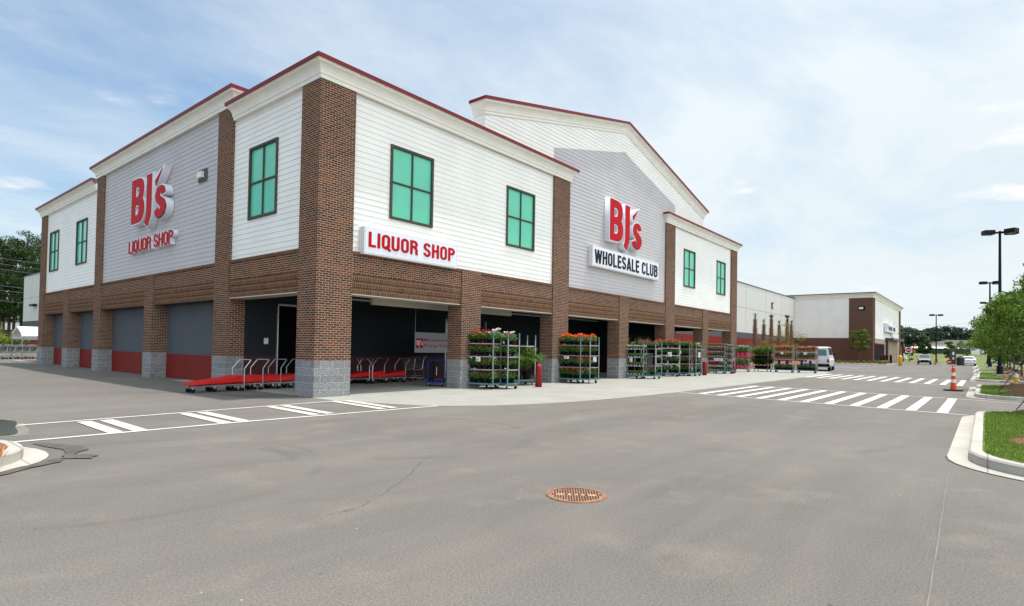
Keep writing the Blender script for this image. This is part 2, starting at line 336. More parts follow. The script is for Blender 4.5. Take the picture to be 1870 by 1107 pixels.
MAT['paint_blue'] = mat('blue_paint', (.20, .31, .42), .7, noise=.2, nscale=3)
MAT['grass'] = mat('grass', (.11, .17, .025), .95, noise=.45, nscale=2.5, bump=.8, bscale=80)
MAT['field'] = mat('field_grass', (.125, .145, .03), .95, noise=.4, nscale=.3)
MAT['tar'] = mat('dark_patch', (.088, .079, .070), .9, noise=.3, nscale=5)
MAT['puddle'] = mat('standing_water', (.075, .075, .06), .12, spec=.9)
MAT['dust'] = mat('pale_sand', (.34, .285, .21), .95, noise=.2, nscale=6)

# ================================================================ GROUND
MB().poly([(-400, -500, 0), (900, -500, 0), (900, 600, 0), (-400, 600, 0)]).obj('ground', MAT['asphalt'])['kind'] = 'structure'
# concrete apron in front of the store (flush with the asphalt)
ap = [(-.05, -1.12), (.9, -3.75), (1.4, -4.25), (2.29, -4.87), (3.1, -5.22), (3.92, -5.48), (5, -5.72), (6.24, -5.88), (8.5, -6.06), (11, -6.17), (24, -6.2), (30, -6.18), (37.5, -6.15), (40, -5.6), (44, -5.2), (44, 10.3), (-.05, 10.3)]
tag(MB().poly([(x, y, .004) for x, y in ap]).obj('concrete_apron', MAT['concrete']), kind='structure')
def strip(m, pts, w, z):                # painted line of width w along a polyline
    for a, b in zip(pts, pts[1:]):
        a = Vector(a); b = Vector(b); d = (b-a).normalized(); n = Vector((-d.y, d.x))*w/2
        m.poly([(*(a-n), z), (*(b-n), z), (*(b+n), z), (*(a+n), z)])
cw = MB(); strip(cw, [(-14, -1.75), (-7.1, -1.62), (-.04, -1.22)], .10, .008); strip(cw, [(-7.6, -3.74), (-4, -3.74), (1.12, -4.0)], .11, .008)
tag(cw.obj('crosswalk_edge_lines', MAT['paint']), kind='structure')
st = MB()
for x0, k in ((-6.07, .03), (-4.26, .05), (-2.32, .12), (-.50, .2)):
    for o in (0, .36): 
        xa = x0+o; st.poly([(xa, -3.68+.0, .012), (xa+.225, -3.68, .012), (xa+.225+k, -1.62+.16*(x0+6)/2-.16, .012), (xa+k, -1.62+.16*(x0+6)/2-.16, .012)])
tag(st.obj('crosswalk_stripes', MAT['paint_cream']), kind='structure')
def lerp(a, b, t): return a+(b-a)*t
l2 = MB(); strip(l2, [(11.2, -6.2), (9.85, -14.6)], .11, .008); strip(l2, [(18.1, -6.2), (16.6, -14.6)], .11, .008)
strip(l2, [(16.6, -14.6), (15.6, -16.4)], .10, .008)
strip(l2, [(30.7, -6.1), (27.8, -14.6)], .11, .008); strip(l2, [(38.6, -6.1), (36, -14.6)], .11, .008)
tag(l2.obj('far_crosswalk_edge_lines', MAT['paint']), kind='structure')
s2 = MB()
for i in range(11):
    y = -7.05-.703*i; t = (-y-6.2)/8.4; xa = lerp(11.2, 9.85, t)+.1; xb = lerp(18.1, 16.6, t)-.1
    s2.poly([(xa, y-.125, .012), (xb, y-.125, .012), (xb, y+.125, .012), (xa, y+.125, .012)])
for i in range(12):
    y = -6.25-.70*i; t = (-y-6.1)/8.5; xa = lerp(30.7, 27.8, t)+.1; xb = lerp(38.6, 36, t)-.1
    s2.poly([(xa, y-.13, .012), (xb, y-.13, .012), (xb, y+.13, .012), (xa, y+.13, .012)])
tag(s2.obj('far_crosswalk_stripes', MAT['paint']), kind='structure')
# accessible bays
hb = MB()
for x in (47, 53.5, 60, 66.5, 73, 79.5): strip(hb, [(x, -4.6), (x, 2.5)], .12, .008)
for x0 in (48, 61, 74):
    for k in range(9): strip(hb, [(x0+k*.55, -4.5), (x0+k*.55+1.6, 2.2)], .13, .012)
strip(hb, [(46.5, -4.7), (80, -4.9)], .12, .016)
tag(hb.obj('accessible_bay_markings', MAT['paint_blue']), kind='structure')
pl = MB()
for k in range(16): strip(pl, [(18+k*6.0, -24.5), (18+k*6.0, -30)], .1, .008)
tag(pl.obj('parking_bay_lines', MAT['paint']), kind='structure')
# dark patches, puddle, sand, crack, tyre marks
def blob(pts, z, name, m, kind='structure'):
    q = []
    n = len(pts)
    for i in range(n):
        a = Vector(pts[i]); b = Vector(pts[(i+1) % n])
        for t in (0, .25, .5, .75):
            p = a.lerp(b, t); q.append((p.x+random.uniform(-.03, .03), p.y+random.uniform(-.03, .03)))
    o = MB().poly([(x, y, z) for x, y in q]).obj(name, m); o['kind'] = kind; return o
blob([(-7.13, -4.05), (-6.98, -4.12), (-6.72, -4.75), (-6.72, -5.2), (-6.98, -5.45), (-6.75, -5.75), (-6.9, -5.95), (-7.15, -5.7), (-7.22, -5.95), (-7.6, -6.2), (-8.4, -6.75), (-8.4, -6.65), (-7.6, -6.0), (-7.1, -5.6), (-7.0, -5.2), (-6.98, -4.85)], .012, 'tar_patch', MAT['tar'])
blob([(-8.4, .1), (-7.2, -.2), (-6.85, -.55), (-6.75, -.9), (-6.86, -1.5), (-6.98, -2.2), (-7.1, -2.85), (-7.5, -2.95), (-8.6, -2.9)], .010, 'puddle', MAT['puddle'])
blob([(-8.6, .4), (-7.1, .1), (-6.75, -.6), (-6.75, -1.6), (-6.95, -3.0), (-7.5, -3.05), (-8.8, -3.0)], .004, 'sand_rim', mat('sandy_rim', (.20, .178, .148), .95, noise=.2, nscale=6))
blob([(-1.6, 3.1), (.0, .9), (.02, .0), (-.5, -.1), (-.9, .3), (-1.4, 1.6)], .005, 'dark_ground_patch', mat('darker_asphalt', (.098, .092, .086), .8, noise=.2, nscale=3))  # darker asphalt area beside the corner pillar
ck = MB()
for seg in ([(-6.24, -10.36), (-6.05, -10.37), (-5.86, -10.34), (-5.66, -10.22), (-5.44, -10.13), (-5.2, -9.97), (-4.9, -9.8), (-4.64, -9.62), (-4.1, -9.2), (-3.6, -8.9)],):
    for a, b in zip(seg, seg[1:]):
        for k in range(6):
            if random.random() < .25: continue
            p = Vector(a).lerp(Vector(b), k/6); q = Vector(a).lerp(Vector(b), (k+.8)/6)
            p += Vector((random.uniform(-.012, .012), random.uniform(-.012, .012))); strip(ck, [p, q], random.uniform(.003, .009), .006)
tag(ck.obj('pavement_crack', MAT['tar']), kind='structure')
# long paving seam
sm = MB(); pp = [(x, -14.6-.18*(.3-x)/9.3+random.uniform(-.004, .004)) for x in np.arange(.3, -9, -.4)]
for a_, b_ in zip(pp, pp[1:]): strip(sm, [a_, b_], random.uniform(.006, .014), .006)
tag(sm.obj('paving_seam', MAT['seam']), kind='structure')
# ---------------------------------------------------------------- kerbed islands
def rounded(x0, x1, y0, y1, r, inset=0., n=8, corners=(1, 1, 1, 1)):
    x0 += inset; x1 -= inset; y0 += inset; y1 -= inset; P = []
    for (cx, cy, a), on in zip(((x1, y1, 0), (x0, y1, 90), (x0, y0, 180), (x1, y0, 270)), corners):
        rr = max((r if on else .3)-inset, .05)
        ox = cx-rr if a in (0, 270) else cx+rr; oy = cy-rr if a in (0, 90) else cy+rr
        for k in range(n+1): t = R(a+90*k/n); P.append((ox+rr*math.cos(t), oy+rr*math.sin(t)))
    return P
def ring(m, A, B, z0, z1):              # flat-topped ring between loops A (outer) and B (inner)
    n = len(A); i = len(m.v)
    m.v += [(x, y, z0) for x, y in A]+[(x, y, z1-.025) for x, y in A]+[(x+(u-x)*.15, y+(v-y)*.15, z1) for (x, y), (u, v) in zip(A, B)]+[(x, y, z1) for x, y in B]+[(x, y, z0) for x, y in B]
    for j in range(4):
        for k in range(n): a = i+j*n+k; b = i+j*n+(k+1) % n; m.f.append((a, b, b+n, a+n))
def island(x0, x1, y0, y1, r, idx, gutter=True):
    A = rounded(x0, x1, y0, y1, r); B = rounded(x0, x1, y0, y1, r, .16)
    k = MB(); ring(k, A, B, 0, .15); tag(k.obj('kerb', MAT['kerb'], smooth=False), kind='structure')
    tag(MB().poly([(x, y, .135) for x, y in B]).obj('island_grass', MAT['grass']), kind='structure')
    if gutter:
        Gt = rounded(x0-.26, x1+.26, y0-.26, y1+.26, r+.26); g = MB(); n = len(A)
        for j in range(n):
            a, b = A[j], A[(j+1) % n]; c, d = Gt[(j+1) % n], Gt[j]
            g.poly([(*d, .006), (*c, .006), (*b, .006), (*a, .006)])
        tag(g.obj('gutter', MAT['kerb']), kind='structure')
    return B
IS = [(.35, 10.6, -19.4, -14.78, 1.5), (17.3, 27.9, -19.4, -14.65, 1.4), (34.5, 56, -19, -14.5, 1.2), (59, 77, -19, -14.3, 1.2), (80, 101, -19, -14.0, 1.2)]
for i, a in enumerate(IS): island(*a, i)
gd = MB(); gl0 = [p for p in rounded(.35-.27, 10.6, -19.4, -14.78+.27, 1.77) if p[1] > -16.2 and p[0] < 2.5]; gl0.sort(key=lambda p: p[0]); strip(gd, gl0, .028, .008); tag(gd.obj('gutter_joint', MAT['tar']), kind='structure')
island(112, 128, -40, -9.6, 1.5, 9)
island(-12.5, -7.42, -6.1, -3.8, 1.1, 8)
# bottom-left island planting
tag(MB().poly([(x, y, .15) for x, y in rounded(-12.5, -7.42, -6.1, -3.8, 1.1, .17)]).obj('island_mulch', MAT['mulch_o']), kind='structure')
def tufts(name, pts, h, m, label=None, w=.012, z=.135, stiff=.35, kind='stuff', parent=None, cat=None):
    a = np.asarray(pts); n = len(a); ang = rng.uniform(0, 6.283, n); hh = h*rng.uniform(.5, 1.2, n)
    d = np.stack([np.cos(ang), np.sin(ang)], 1); ln = rng.normal(0, stiff, (n, 2))*hh[:, None]
    V = np.zeros((n, 4, 3)); V[:, 0, :2] = a[:, :2]-d*w; V[:, 1, :2] = a[:, :2]+d*w; V[:, 2, :2] = a[:, :2]+ln+d*w*.2; V[:, 3, :2] = a[:, :2]+ln-d*w*.2
    zz0 = a[:, 2] if a.shape[1] > 2 else z
    V[:, :2, 2] = np.reshape(zz0, (-1, 1)) if a.shape[1] > 2 else z; V[:, 2:, 2] = (zz0+hh)[:, None] if a.shape[1] > 2 else (z+hh)[:, None]
    o = MB().quads(V).obj(name, m, parent); 
    if kind: tag(o, label, cat, kind=kind)
    return o
def inside(x0, x1, y0, y1, n): return np.stack([rng.uniform(x0, x1, n), rng.uniform(y0, y1, n)], 1)
def in_island(P, x0, y1, r, x1):
    c = np.stack([np.where(P[:, 0] < x0+r, x0+r, np.where(P[:, 0] > x1-r, x1-r, P[:, 0])), np.where(P[:, 1] > y1-r, y1-r, P[:, 1])], 1)
    return P[np.linalg.norm(P-c, axis=1) < r-.19]
tufts('grass', np.concatenate([in_island(inside(.5, 10.5, -17, -14.9, 32000), .35, -14.78, 1.5, 10.6), in_island(inside(17.4, 27.8, -17, -14.75, 15000), 17.3, -14.65, 1.4, 27.9), in_island(inside(34.6, 55.8, -17, -14.6, 6500), 34.5, -14.5, 1.2, 56)]), .045, MAT['grass_blade'], 'short mown grass inside the kerbed islands', cat='grass', w=.006)
tufts('mulch_straw', inside(-9.5, -7.75, -6, -4.2, 1800), .09, mat('straw', (.5, .2, .06), .9), 'loose orange pine straw in the left kerbed bed', z=.15, stiff=.9, cat='mulch')
def mound(x, y, r, h, label, m=None, grp=None):
    b = MB(); n = 28; rings = 5; i = 0
    for j in range(rings+1):
        t = j/rings; rr = r*(1-t*.97); z = .13+h*(1-(1-t)**2)
        for k in range(n):
            a = 2*math.pi*k/n; q = rr*(1+.08*math.sin(3*a+x)+random.uniform(-.05, .05)); b.v.append((q*math.cos(a), q*math.sin(a)*.9, z+random.uniform(-.015, .015)*(j > 0)))
    for j in range(rings):
        for k in range(n): a = j*n+k; c = j*n+(k+1) % n; b.f.append((a, c, c+n, a+n))
    o = b.obj('mulch_mound', m or MAT['mulch']); o.location = (x, y, 0); 
    aa = rng.uniform(0, 6.283, 700); rr = r*np.sqrt(rng.uniform(0, 1.1, 700)); 
    tufts('straw', np.stack([rr*np.cos(aa), rr*np.sin(aa)*.9, .11+h*(1-(rr/r)**2).clip(0, 1)], 1), .05, m or MAT['mulch'], kind='stuff', parent=o, stiff=1.2)
    return tag(o, label, 'mulch', grp)
MG = 'pine straw mounds round the island trees'
for x, y, lb in ((3.4, -16.35, 'pine straw mound nearest the viewer on the first kerbed grass island'), (10.0, -16.55, 'steep pine straw mound at the far end of the first grass island'),
                 (19.4, -16.4, 'low pine straw mound in the hydrant island, nearest the crossing'), (24.4, -16.3, 'low pine straw mound around the yellow hydrant'),
                 (38, -16.6, 'pine straw mound before the base of the tallest lamp post'), (43.2, -16.7, 'pine straw mound beside the base of the tallest lamp post'), (50, -16.7, 'pine straw mound behind the tallest lamp post'), (63, -16.7, 'pine straw mound on the fourth grass island from the viewer'), (71, -16.7, 'pine straw mound far down the row, on the fourth grass island'), (86, -16.7, 'pine straw mound on the farthest grass island of the row')):
    mound(x, y, 1.15, .22, lb, grp=MG)
# planting bed at the far left end of the store and by the far shop
bed = MB(); bed.prism([(-.3, 32.2), (4, 32.2), (4, 35), (-.6, 35.6)], 0, .12); tag(bed.obj('kerb_bed', MAT['kerb']), kind='structure')
tag(MB().poly([(-.1, 32.4, .14), (3.9, 32.4, .14), (3.9, 34.8, .14), (-.3, 35.3, .14)]).obj('bed_mulch', MAT['mulch_o']), kind='structure')
tag(MB().prism([(88, -4.2), (98.1, -4.2), (98.1, 10.3), (82, 10.3), (82, 1)], 0, .12).obj('far_kerb_bed', MAT['kerb']), kind='structure')
tag(MB().poly([(88.3, -3.9, .14), (98.0, -3.9, .14), (98.0, 10.2, .14), (82.3, 10.2, .14), (82.3, 1.2, .14)]).obj('far_bed_mulch', MAT['mulch_o']), kind='structure')
tag(MB().prism([(45.2, 3), (82, 3.2), (82, 10.3), (45.2, 10.3)], 0, .12).obj('palm_bed', MAT['mulch_o']), kind='structure')
tag(MB().poly([(44.4, -3.6, .012), (46.3, -4.2, .012), (46.6, -3.4, .012), (44.6, -2.6, .012)]).obj('corner_mulch', MAT['mulch_o']), kind='structure')
# far fields
fd = MB().loft([[(128, -60, 0), (128, 90, 0)], [(150, -60, .1), (150, 90, .1)], [(185, -60, 1.9), (185, 90, 1.9)], [(340, -160, 2.2), (340, 150, 2.2)], [(900, -400, 2.2), (900, 500, 2.2)]], closed=False, caps=False)
tag(fd.obj('field', MAT['field']), kind='structure')
tag(MB().poly([(-60, 66, .03), (10.5, 66, .03), (10.5, 98, .03), (60, 98, .03), (60, 320, .03), (-200, 320, .03), (-200, 66, .03)]).obj('field', mat('rough_ground', (.12, .12, .06), .95, noise=.4, nscale=.3)), kind='structure')

# ================================================================ STORE
store = thing('store_building', 'two-storey corner store of brown brick piers and white lap siding with a red-topped gable', 'building')
def fb(m, side, u0, u1, o0, o1, z0, z1):      # box in facade coordinates; o = outward
    if side == 'F': m.box(u0, u1, -o1, -o0, z0, z1)
    else: m.box(-o1, -o0, u0, u1, z0, z1)
    return m
ZS, ZL, BT = 4.43, 3.12, 1.06
LOW, HIGH = 9.32, 9.90
def pier(side, u0, u1, ztop, depth, corner=False, name='brick_pier'):
    m = MB(); c = MB()
    if corner:
        m.box(0, 1.224, 0, 1.006, BT, ztop); c.box(-.004, 1.228, -.004, 1.010, 0, BT)
    else:
        fb(m, side, u0, u1, -depth, 0, BT, ZL); fb(m, side, u0, u1, -.34, 0, ZL, ztop)
        fb(c, side, u0, u1, -depth, .004, 0, BT)
    p = m.obj('brick_pier', MAT['brick'], store); c.obj('block_base', MAT['cmu'], p); return p
FP = [(0, 1.224, LOW), (6.0, 7.066, ZS), (11.825, 13.08, LOW), (17.91, 18.934, ZS), (23.62, 24.93, LOW), (29.59, 30.645, ZS), (35.27, 36.56, LOW)]
LP = [(0, 1.006, LOW), (5.534, 6.653, HIGH), (12.51, 13.497, ZS), (19.57, 20.58, HIGH), (25.105, 26.151, ZS), (30.571, 31.755, LOW)]
pier('F', 0, 0, LOW, 0, corner=True)
for i, (a, b, z) in enumerate(FP[1:]): pier('F', a, b, z, .70)
for i, (a, b, z) in enumerate(LP[1:]): pier('L', a, b, z, 1.18 if i == 0 else .61)
def band(side, u0, u1, lm=None):
    m = MB(); fb(m, side, u0, u1, -.34, -.04, ZL+.61, ZS-.10); p = m.obj('brick_band', MAT['brick'], store)
    c = MB(); fb(c, side, u0, u1, -.34, -.012, ZS-.10, ZS-.002); c.obj('sill_course', MAT['soldier'], p)
    s = MB()
    for k, o in enumerate((-.026, -.040, -.054)): fb(s, side, u0, u1, -.34, o, ZL+.61-.2033*(k+1), ZL+.61-.2033*k-.012)
    s.obj('soldier_course', MAT['soldier'], p)
    b = MB(); fb(b, side, u0, u1, -.60, -.35, ZL, ZS); b.obj('backing_wall', MAT['ceil'], p)
    l = MB(); fb(l, side, u0, u1, -.62, -.045, ZL-.03, ZL-.001); l.obj('steel_lintel', lm or MAT['beige'], p)
for A, B in zip(FP, FP[1:]): band('F', A[1], B[0])
for k, (A, B) in enumerate(zip(LP, LP[1:])): band('L', A[1], B[0], MAT['ceil'] if k else None)  # closed left bays: lintel colour darkened in place of shade
CE = .178
def boards(side, rng_fn, z0, z1, name, m, zbase=4.39, o=-.10, par=None, zc=()):
    b = MB(); z = zbase
    P = (lambda u, oo, zz: (u, -oo, zz)) if side == 'F' else ((lambda u, oo, zz: (-oo, u, zz)) if side == 'L' else side)
    while z < z1-.001:
        ed = [max(z, z0)]+[c for c in sorted(zc) if max(z, z0)+.004 < c < min(z+CE, z1)-.004]+[min(z+CE, z1)]
        for a, t in zip(ed, ed[1:]):
            if t < a+.002: continue
            for (ua, ub, va, vb) in rng_fn(a, t):       # bottom ua..ub, top va..vb
                ob = o+.012*(1-(a-z)/CE); ot = o+.012*(1-(t-z)/CE)
                q = [P(ua, ob, a), P(ub, ob, a), P(vb, ot, t), P(va, ot, t)]
                b.poly(q)
                b.poly([P(ua, o-.002, a), P(ub, o-.002, a), P(ub, ob, a), P(ua, ob, a)])
                b.poly([P(ua, o-.012, a-.001), P(ua, ob, a), P(va, ot, t), P(va, o-.012, t)]); b.poly([P(ub, o-.012, a-.001), P(ub, ob, a), P(vb, ot, t), P(vb, o-.012, t)])
        z += CE
    return b.obj(name, m, par or store)
def rect(u0, u1, cuts=()):               # siding rectangle with window holes
    def f(a, t):
        segs = [(u0, u1)]
        for (c0, c1, z0, z1) in cuts:
            if t > z0+.001 and a < z1-.001:
                segs = [s for (p, q) in segs for s in ((p, min(q, c0)), (max(p, c1), q)) if s[1]-s[0] > .01]
        return [(p, q, p, q) for p, q in segs]
    return f
WZ = (5.70, 8.15)
WF = [(2.65, 4.54), (8.58, 10.46), (26.43, 28.3), (32.33, 34.12)]
WL = [(2.51, 4.37), (22.36, 24.3), (27.92, 29.88)]
def wcuts(ws): return [(a, b, *WZ) for a, b in ws]
boards('F', rect(1.224, 11.825, wcuts(WF[:2])), ZS, 9.36, 'siding_panel', MAT['white_siding'], zc=WZ)
boards('F', rect(24.93, 35.27, wcuts(WF[2:])), ZS, 9.36, 'siding_panel', MAT['white_siding'], zc=WZ)
boards('L', rect(1.006, 5.534, wcuts(WL[:1])), ZS, 9.36, 'siding_panel', MAT['white_siding'], zc=WZ)
boards('L', rect(6.653, 19.57), ZS, 9.95, 'siding_panel', MAT['grey_siding'])
boards('L', rect(20.58, 30.571, wcuts(WL[1:])), ZS, 9.36, 'siding_panel', MAT['white_siding'], zc=WZ)
# gable: outline and inner grey field
E0, PK, X0, X1, XC = 10.62, 13.22, 7.2, 29.7, 18.45
GL, GR, GP = 11.84, 25.03, 12.19
def gl(z): return X0 if z <= E0 else X0+(z-E0)*(XC-X0)/(PK-E0)
def gr(z): return X1 if z <= E0 else X1-(z-E0)*(X1-XC)/(PK-E0)
def il(z): return GL if z <= E0 else min(GL+(z-E0)*(XC-GL)/(GP-E0), XC)
def ir(z): return GR if z <= E0 else max(GR-(z-E0)*(GR-XC)/(GP-E0), XC)
def gwhite(a, t):
    if a < 9.6: return []
    if a >= GP: return [(gl(a), gr(a), gl(t), gr(t))]
    return [(gl(a), il(a), gl(t), il(t)), (ir(a), gr(a), ir(t), gr(t))]
def ggrey(a, t):
    if a >= GP: return []
    if t <= 9.36: return [(13.08, 23.62, 13.08, 23.62)]
    return [(il(a), ir(a), il(t), ir(t))]
boards('F', gwhite, 9.56, PK, 'gable_siding', MAT['white_siding'])
boards('F', ggrey, ZS, GP, 'siding_panel', MAT['grey_siding'])
boards(lambda u, oo, zz: (X0-.02-oo-.1, u, zz), rect(.10, .70), 9.56, E0, 'gable_siding', MAT['white_siding'])
gb = MB(); i = 0
gp = [(X0+.02, 9), (X1-.02, 9), (X1-.02, E0), (XC, PK-.03), (X0+.02, E0)]
gb.loft([[(x, .115, z) for x, z in gp], [(x, .68, z) for x, z in gp]]); gb.obj('gable_wall', MAT['cream_wall'], store)
# backing walls + roof deck
bk = MB()
for (a, b, z) in ((.34, 11.9, 9.3), (11.9, 25.0, 9.3), (25.0, 36.5, 9.3)): bk.box(a, b, .345, .6, ZS, z)
for (a, b, z) in ((.6, 6.0, 9.3), (6.0, 20.2, 9.9), (20.2, 31.7, 9.3)): bk.box(.345, .6, a, b, ZS, z)
bk.box(36.2, 36.5, .6, 5.6, ZL, 9.3); bk.box(.6, 36.2, .6, 5.3, 8.2, 8.4); bk.box(.6, 36.2, 5.3, 5.6, 3.4, 9.3); bk.box(.6, 10.9, 5.6, 31.6, 8.2, 8.4); bk.box(.6, 10.9, 31.4, 31.75, 0, 9.3)
bk.box(5.8, 36.0, 5.6, 10.3, 8.2, 8.4)
bk.obj('parapet_wall', MAT['cream_wall'], store)
# cornices
PROF = [(-.05, 0), (.045, 0), (.05, .10), (.075, .125), (.085, .20), (.12, .29), (.17, .355), (.225, .395), (.235, .40), (.235, .465), (.262, .470)]
COPE = [(.262, .470), (.30, .470), (.30, .585), (-.25, .585)]
def sweep(path, prof, name, m, par=None):
    """path: [(base xyz, outward xy)]"""
    b = MB(); n = len(prof)
    b.loft([[(p[0]+d[0]*o, p[1]+d[1]*o, p[2]+h) for o, h in prof] for p, d in path], closed=False, caps=False)
    return b.obj(name, m, par or store)
def cornice(path):
    c = sweep(path, PROF, 'cornice', MAT['trim']); sweep(path, COPE, 'coping', MAT['coping'], c); return c
z = LOW-.0
cornice([((13.10, .12, z), (1, 0)), ((13.10, 0, z), (1, -1)), ((0, 0, z), (-1, -1)), ((0, 5.36, z), (-1, 0)), ((0, 5.361, z), (-1, .6)), ((.3, 5.40, z), (0, .6))])
z = HIGH
cornice([((8, 5.40, z), (0, -1)), ((0, 5.40, z), (-1, -1)), ((0, 20.58, z), (-1, 1)), ((8, 20.58, z), (0, 1))])
z = LOW
cornice([((0, 20.59, z), (-1, 0)), ((0, 31.76, z), (-1, 1)), ((8, 31.76, z), (0, 1))])
cornice([((23.62, .12, z), (-1, 0)), ((23.62, 0, z), (-1, -1)), ((36.56, 0, z), (1, -1)), ((36.56, 6, z), (1, 0))])
cornice([((X0, .70, E0), (-1, 0)), ((X0, .1, E0), (-1, -1)), ((XC, .1, PK), (0, -1)), ((X1, .1, E0), (1, -1)), ((X1, .70, E0), (1, 0))])
# right-hand return screen of the arcade
boards(lambda u, oo, zz: (36.56+oo+.1-.02, u, zz), rect(.3, 5.6), ZS, 9.36, 'siding_panel', MAT['white_siding'])
# windows
def window(side, u0, u1, z0=WZ[0], z1=WZ[1]):
    fr = MB(); w = .085; o0, o1 = -.20, -.045
    fb(fr, side, u0, u1, o0, o1, z0, z0+w); fb(fr, side, u0, u1, o0, o1, z1-w, z1); fb(fr, side, u0, u0+w, o0, o1, z0+w, z1-w); fb(fr, side, u1-w, u1, o0, o1, z0+w, z1-w)
    um, zm = (u0+u1)/2, z0+(z1-z0)*.5; mw_ = .026
    fb(fr, side, um-mw_, um+mw_, o0, o1-.025, z0+w, z1-w); fb(fr, side, u0+w, um-mw_, o0, o1-.026, zm-mw_, zm+mw_); fb(fr, side, um+mw_, u1-w, o0, o1-.026, zm-mw_, zm+mw_)
    f = fr.obj('window', MAT['frame'], store)
    for (a, b) in ((u0+w, um-mw_), (um+mw_, u1-w)):
        for (c, d) in ((z0+w, zm-mw_), (zm+mw_, z1-w)):
            p = MB(); fb(p, side, a, b, -.16, -.115, c, d); p.obj('pane', MAT['pane'], f)
for a, b in WF: window('F', a, b)
for a, b in WL: window('L', a, b)
# painted walls in the closed left bays
for A, B in zip(LP[1:], LP[2:]):
    m = MB(); m.box(.60, .8, A[1], B[0], 1.03, ZL); m.obj('painted_wall', MAT['grey_wall'], store)
    r = MB(); r.box(.598, .8, A[1], B[0], 0, 1.03); r.obj('red_wall_base', MAT['red_wall'], store)
# open porch: back wall with door opening, ceiling, end wall
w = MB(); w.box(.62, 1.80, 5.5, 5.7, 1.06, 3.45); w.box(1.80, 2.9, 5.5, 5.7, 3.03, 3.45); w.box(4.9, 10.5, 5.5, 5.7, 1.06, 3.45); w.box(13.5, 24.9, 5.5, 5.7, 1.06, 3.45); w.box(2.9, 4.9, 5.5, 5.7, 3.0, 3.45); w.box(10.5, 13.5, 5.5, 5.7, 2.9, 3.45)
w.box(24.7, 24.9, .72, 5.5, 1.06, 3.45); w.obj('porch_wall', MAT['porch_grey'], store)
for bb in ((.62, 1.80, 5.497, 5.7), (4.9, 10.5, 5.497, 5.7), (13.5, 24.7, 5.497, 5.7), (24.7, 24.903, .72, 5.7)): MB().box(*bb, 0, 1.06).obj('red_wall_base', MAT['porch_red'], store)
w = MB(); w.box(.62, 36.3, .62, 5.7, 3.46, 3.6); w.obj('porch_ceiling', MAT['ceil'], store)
w = MB(); w.box(24.9, 36.3, 5.4, 5.7, 3.15, 3.46); w.box(36.2, 36.5, .7, 5.7, 3.14, 3.46); w.obj('arcade_beam', MAT['cream_wall'], store)
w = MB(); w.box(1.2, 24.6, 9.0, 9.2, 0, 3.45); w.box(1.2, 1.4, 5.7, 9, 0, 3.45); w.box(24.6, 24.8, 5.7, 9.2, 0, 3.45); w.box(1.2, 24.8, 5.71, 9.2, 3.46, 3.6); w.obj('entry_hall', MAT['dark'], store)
w = MB(); w.box(1.80, 1.84, 5.42, 5.5, 0, 3.03); w.box(1.80, 2.9, 5.40, 5.5, 2.96, 3.03); w.obj('door_frame', MAT['steel'], store)
w = MB(); w.box(3.3, 11.0, 1.7, 1.85, 2.98, 3.46); w.obj('soffit_beam', MAT['beige'], store)
for bb in ((36.0, 36.4), (30.2, 30.7)): MB().box(*bb, 4.9, 5.5, 0, 3.14).obj('rear_post', MAT['brick'], store)
# glazed entrance behind the middle bays
e = MB(); e.box(10.5, 13.5, 5.55, 5.6, .1, 2.9); dr = e.obj('entrance_door', MAT['glass'], store)
e = MB()
for x in (10.5, 11.45, 12.0, 12.55, 13.44): e.box(x, x+.06, 5.47, 5.55, 0, 2.9)
e.box(10.5, 13.5, 5.46, 5.55, 2.3, 2.38); e.obj('door_frame', MAT['steel'], dr)
# ---------------------------------------------------------------- warehouse body behind the store
wh = thing('warehouse', 'long cream panel warehouse with grey and red base behind the corner store', 'building', (11, 10.36, 0))
def wbox(z0, z1, inset, m, name):
    b = MB(); b.box(0+inset, 87.1-inset, 0+inset, 86-inset, z0, z1); return b.obj(name, m, wh)
wbox(0, 3.36, 0, MAT['red_wall'], 'red_wall_base'); wbox(3.36, 4.15, .004, MAT['grey_wall'], 'grey_wall_band'); wbox(4.15, 10.75, 0, MAT['cream_wall'], 'panel_wall')
wbox(10.75, 10.9, -.05, MAT['dark_cope'], 'coping')
j = MB()
for x in range(25, 87, 9): j.box(x, x+.03, -.006, .02, 3.4, 10.7)
j.box(.0, 87, -.0065, .02, 7.5, 7.53); j.box(-.0065, .02, .0, 86, 7.5, 7.53)
for y in range(9, 86, 9): j.box(-.006, .02, y, y+.03, 3.4, 10.7)
j.obj('panel_joint', MAT['grey_wall'], wh)
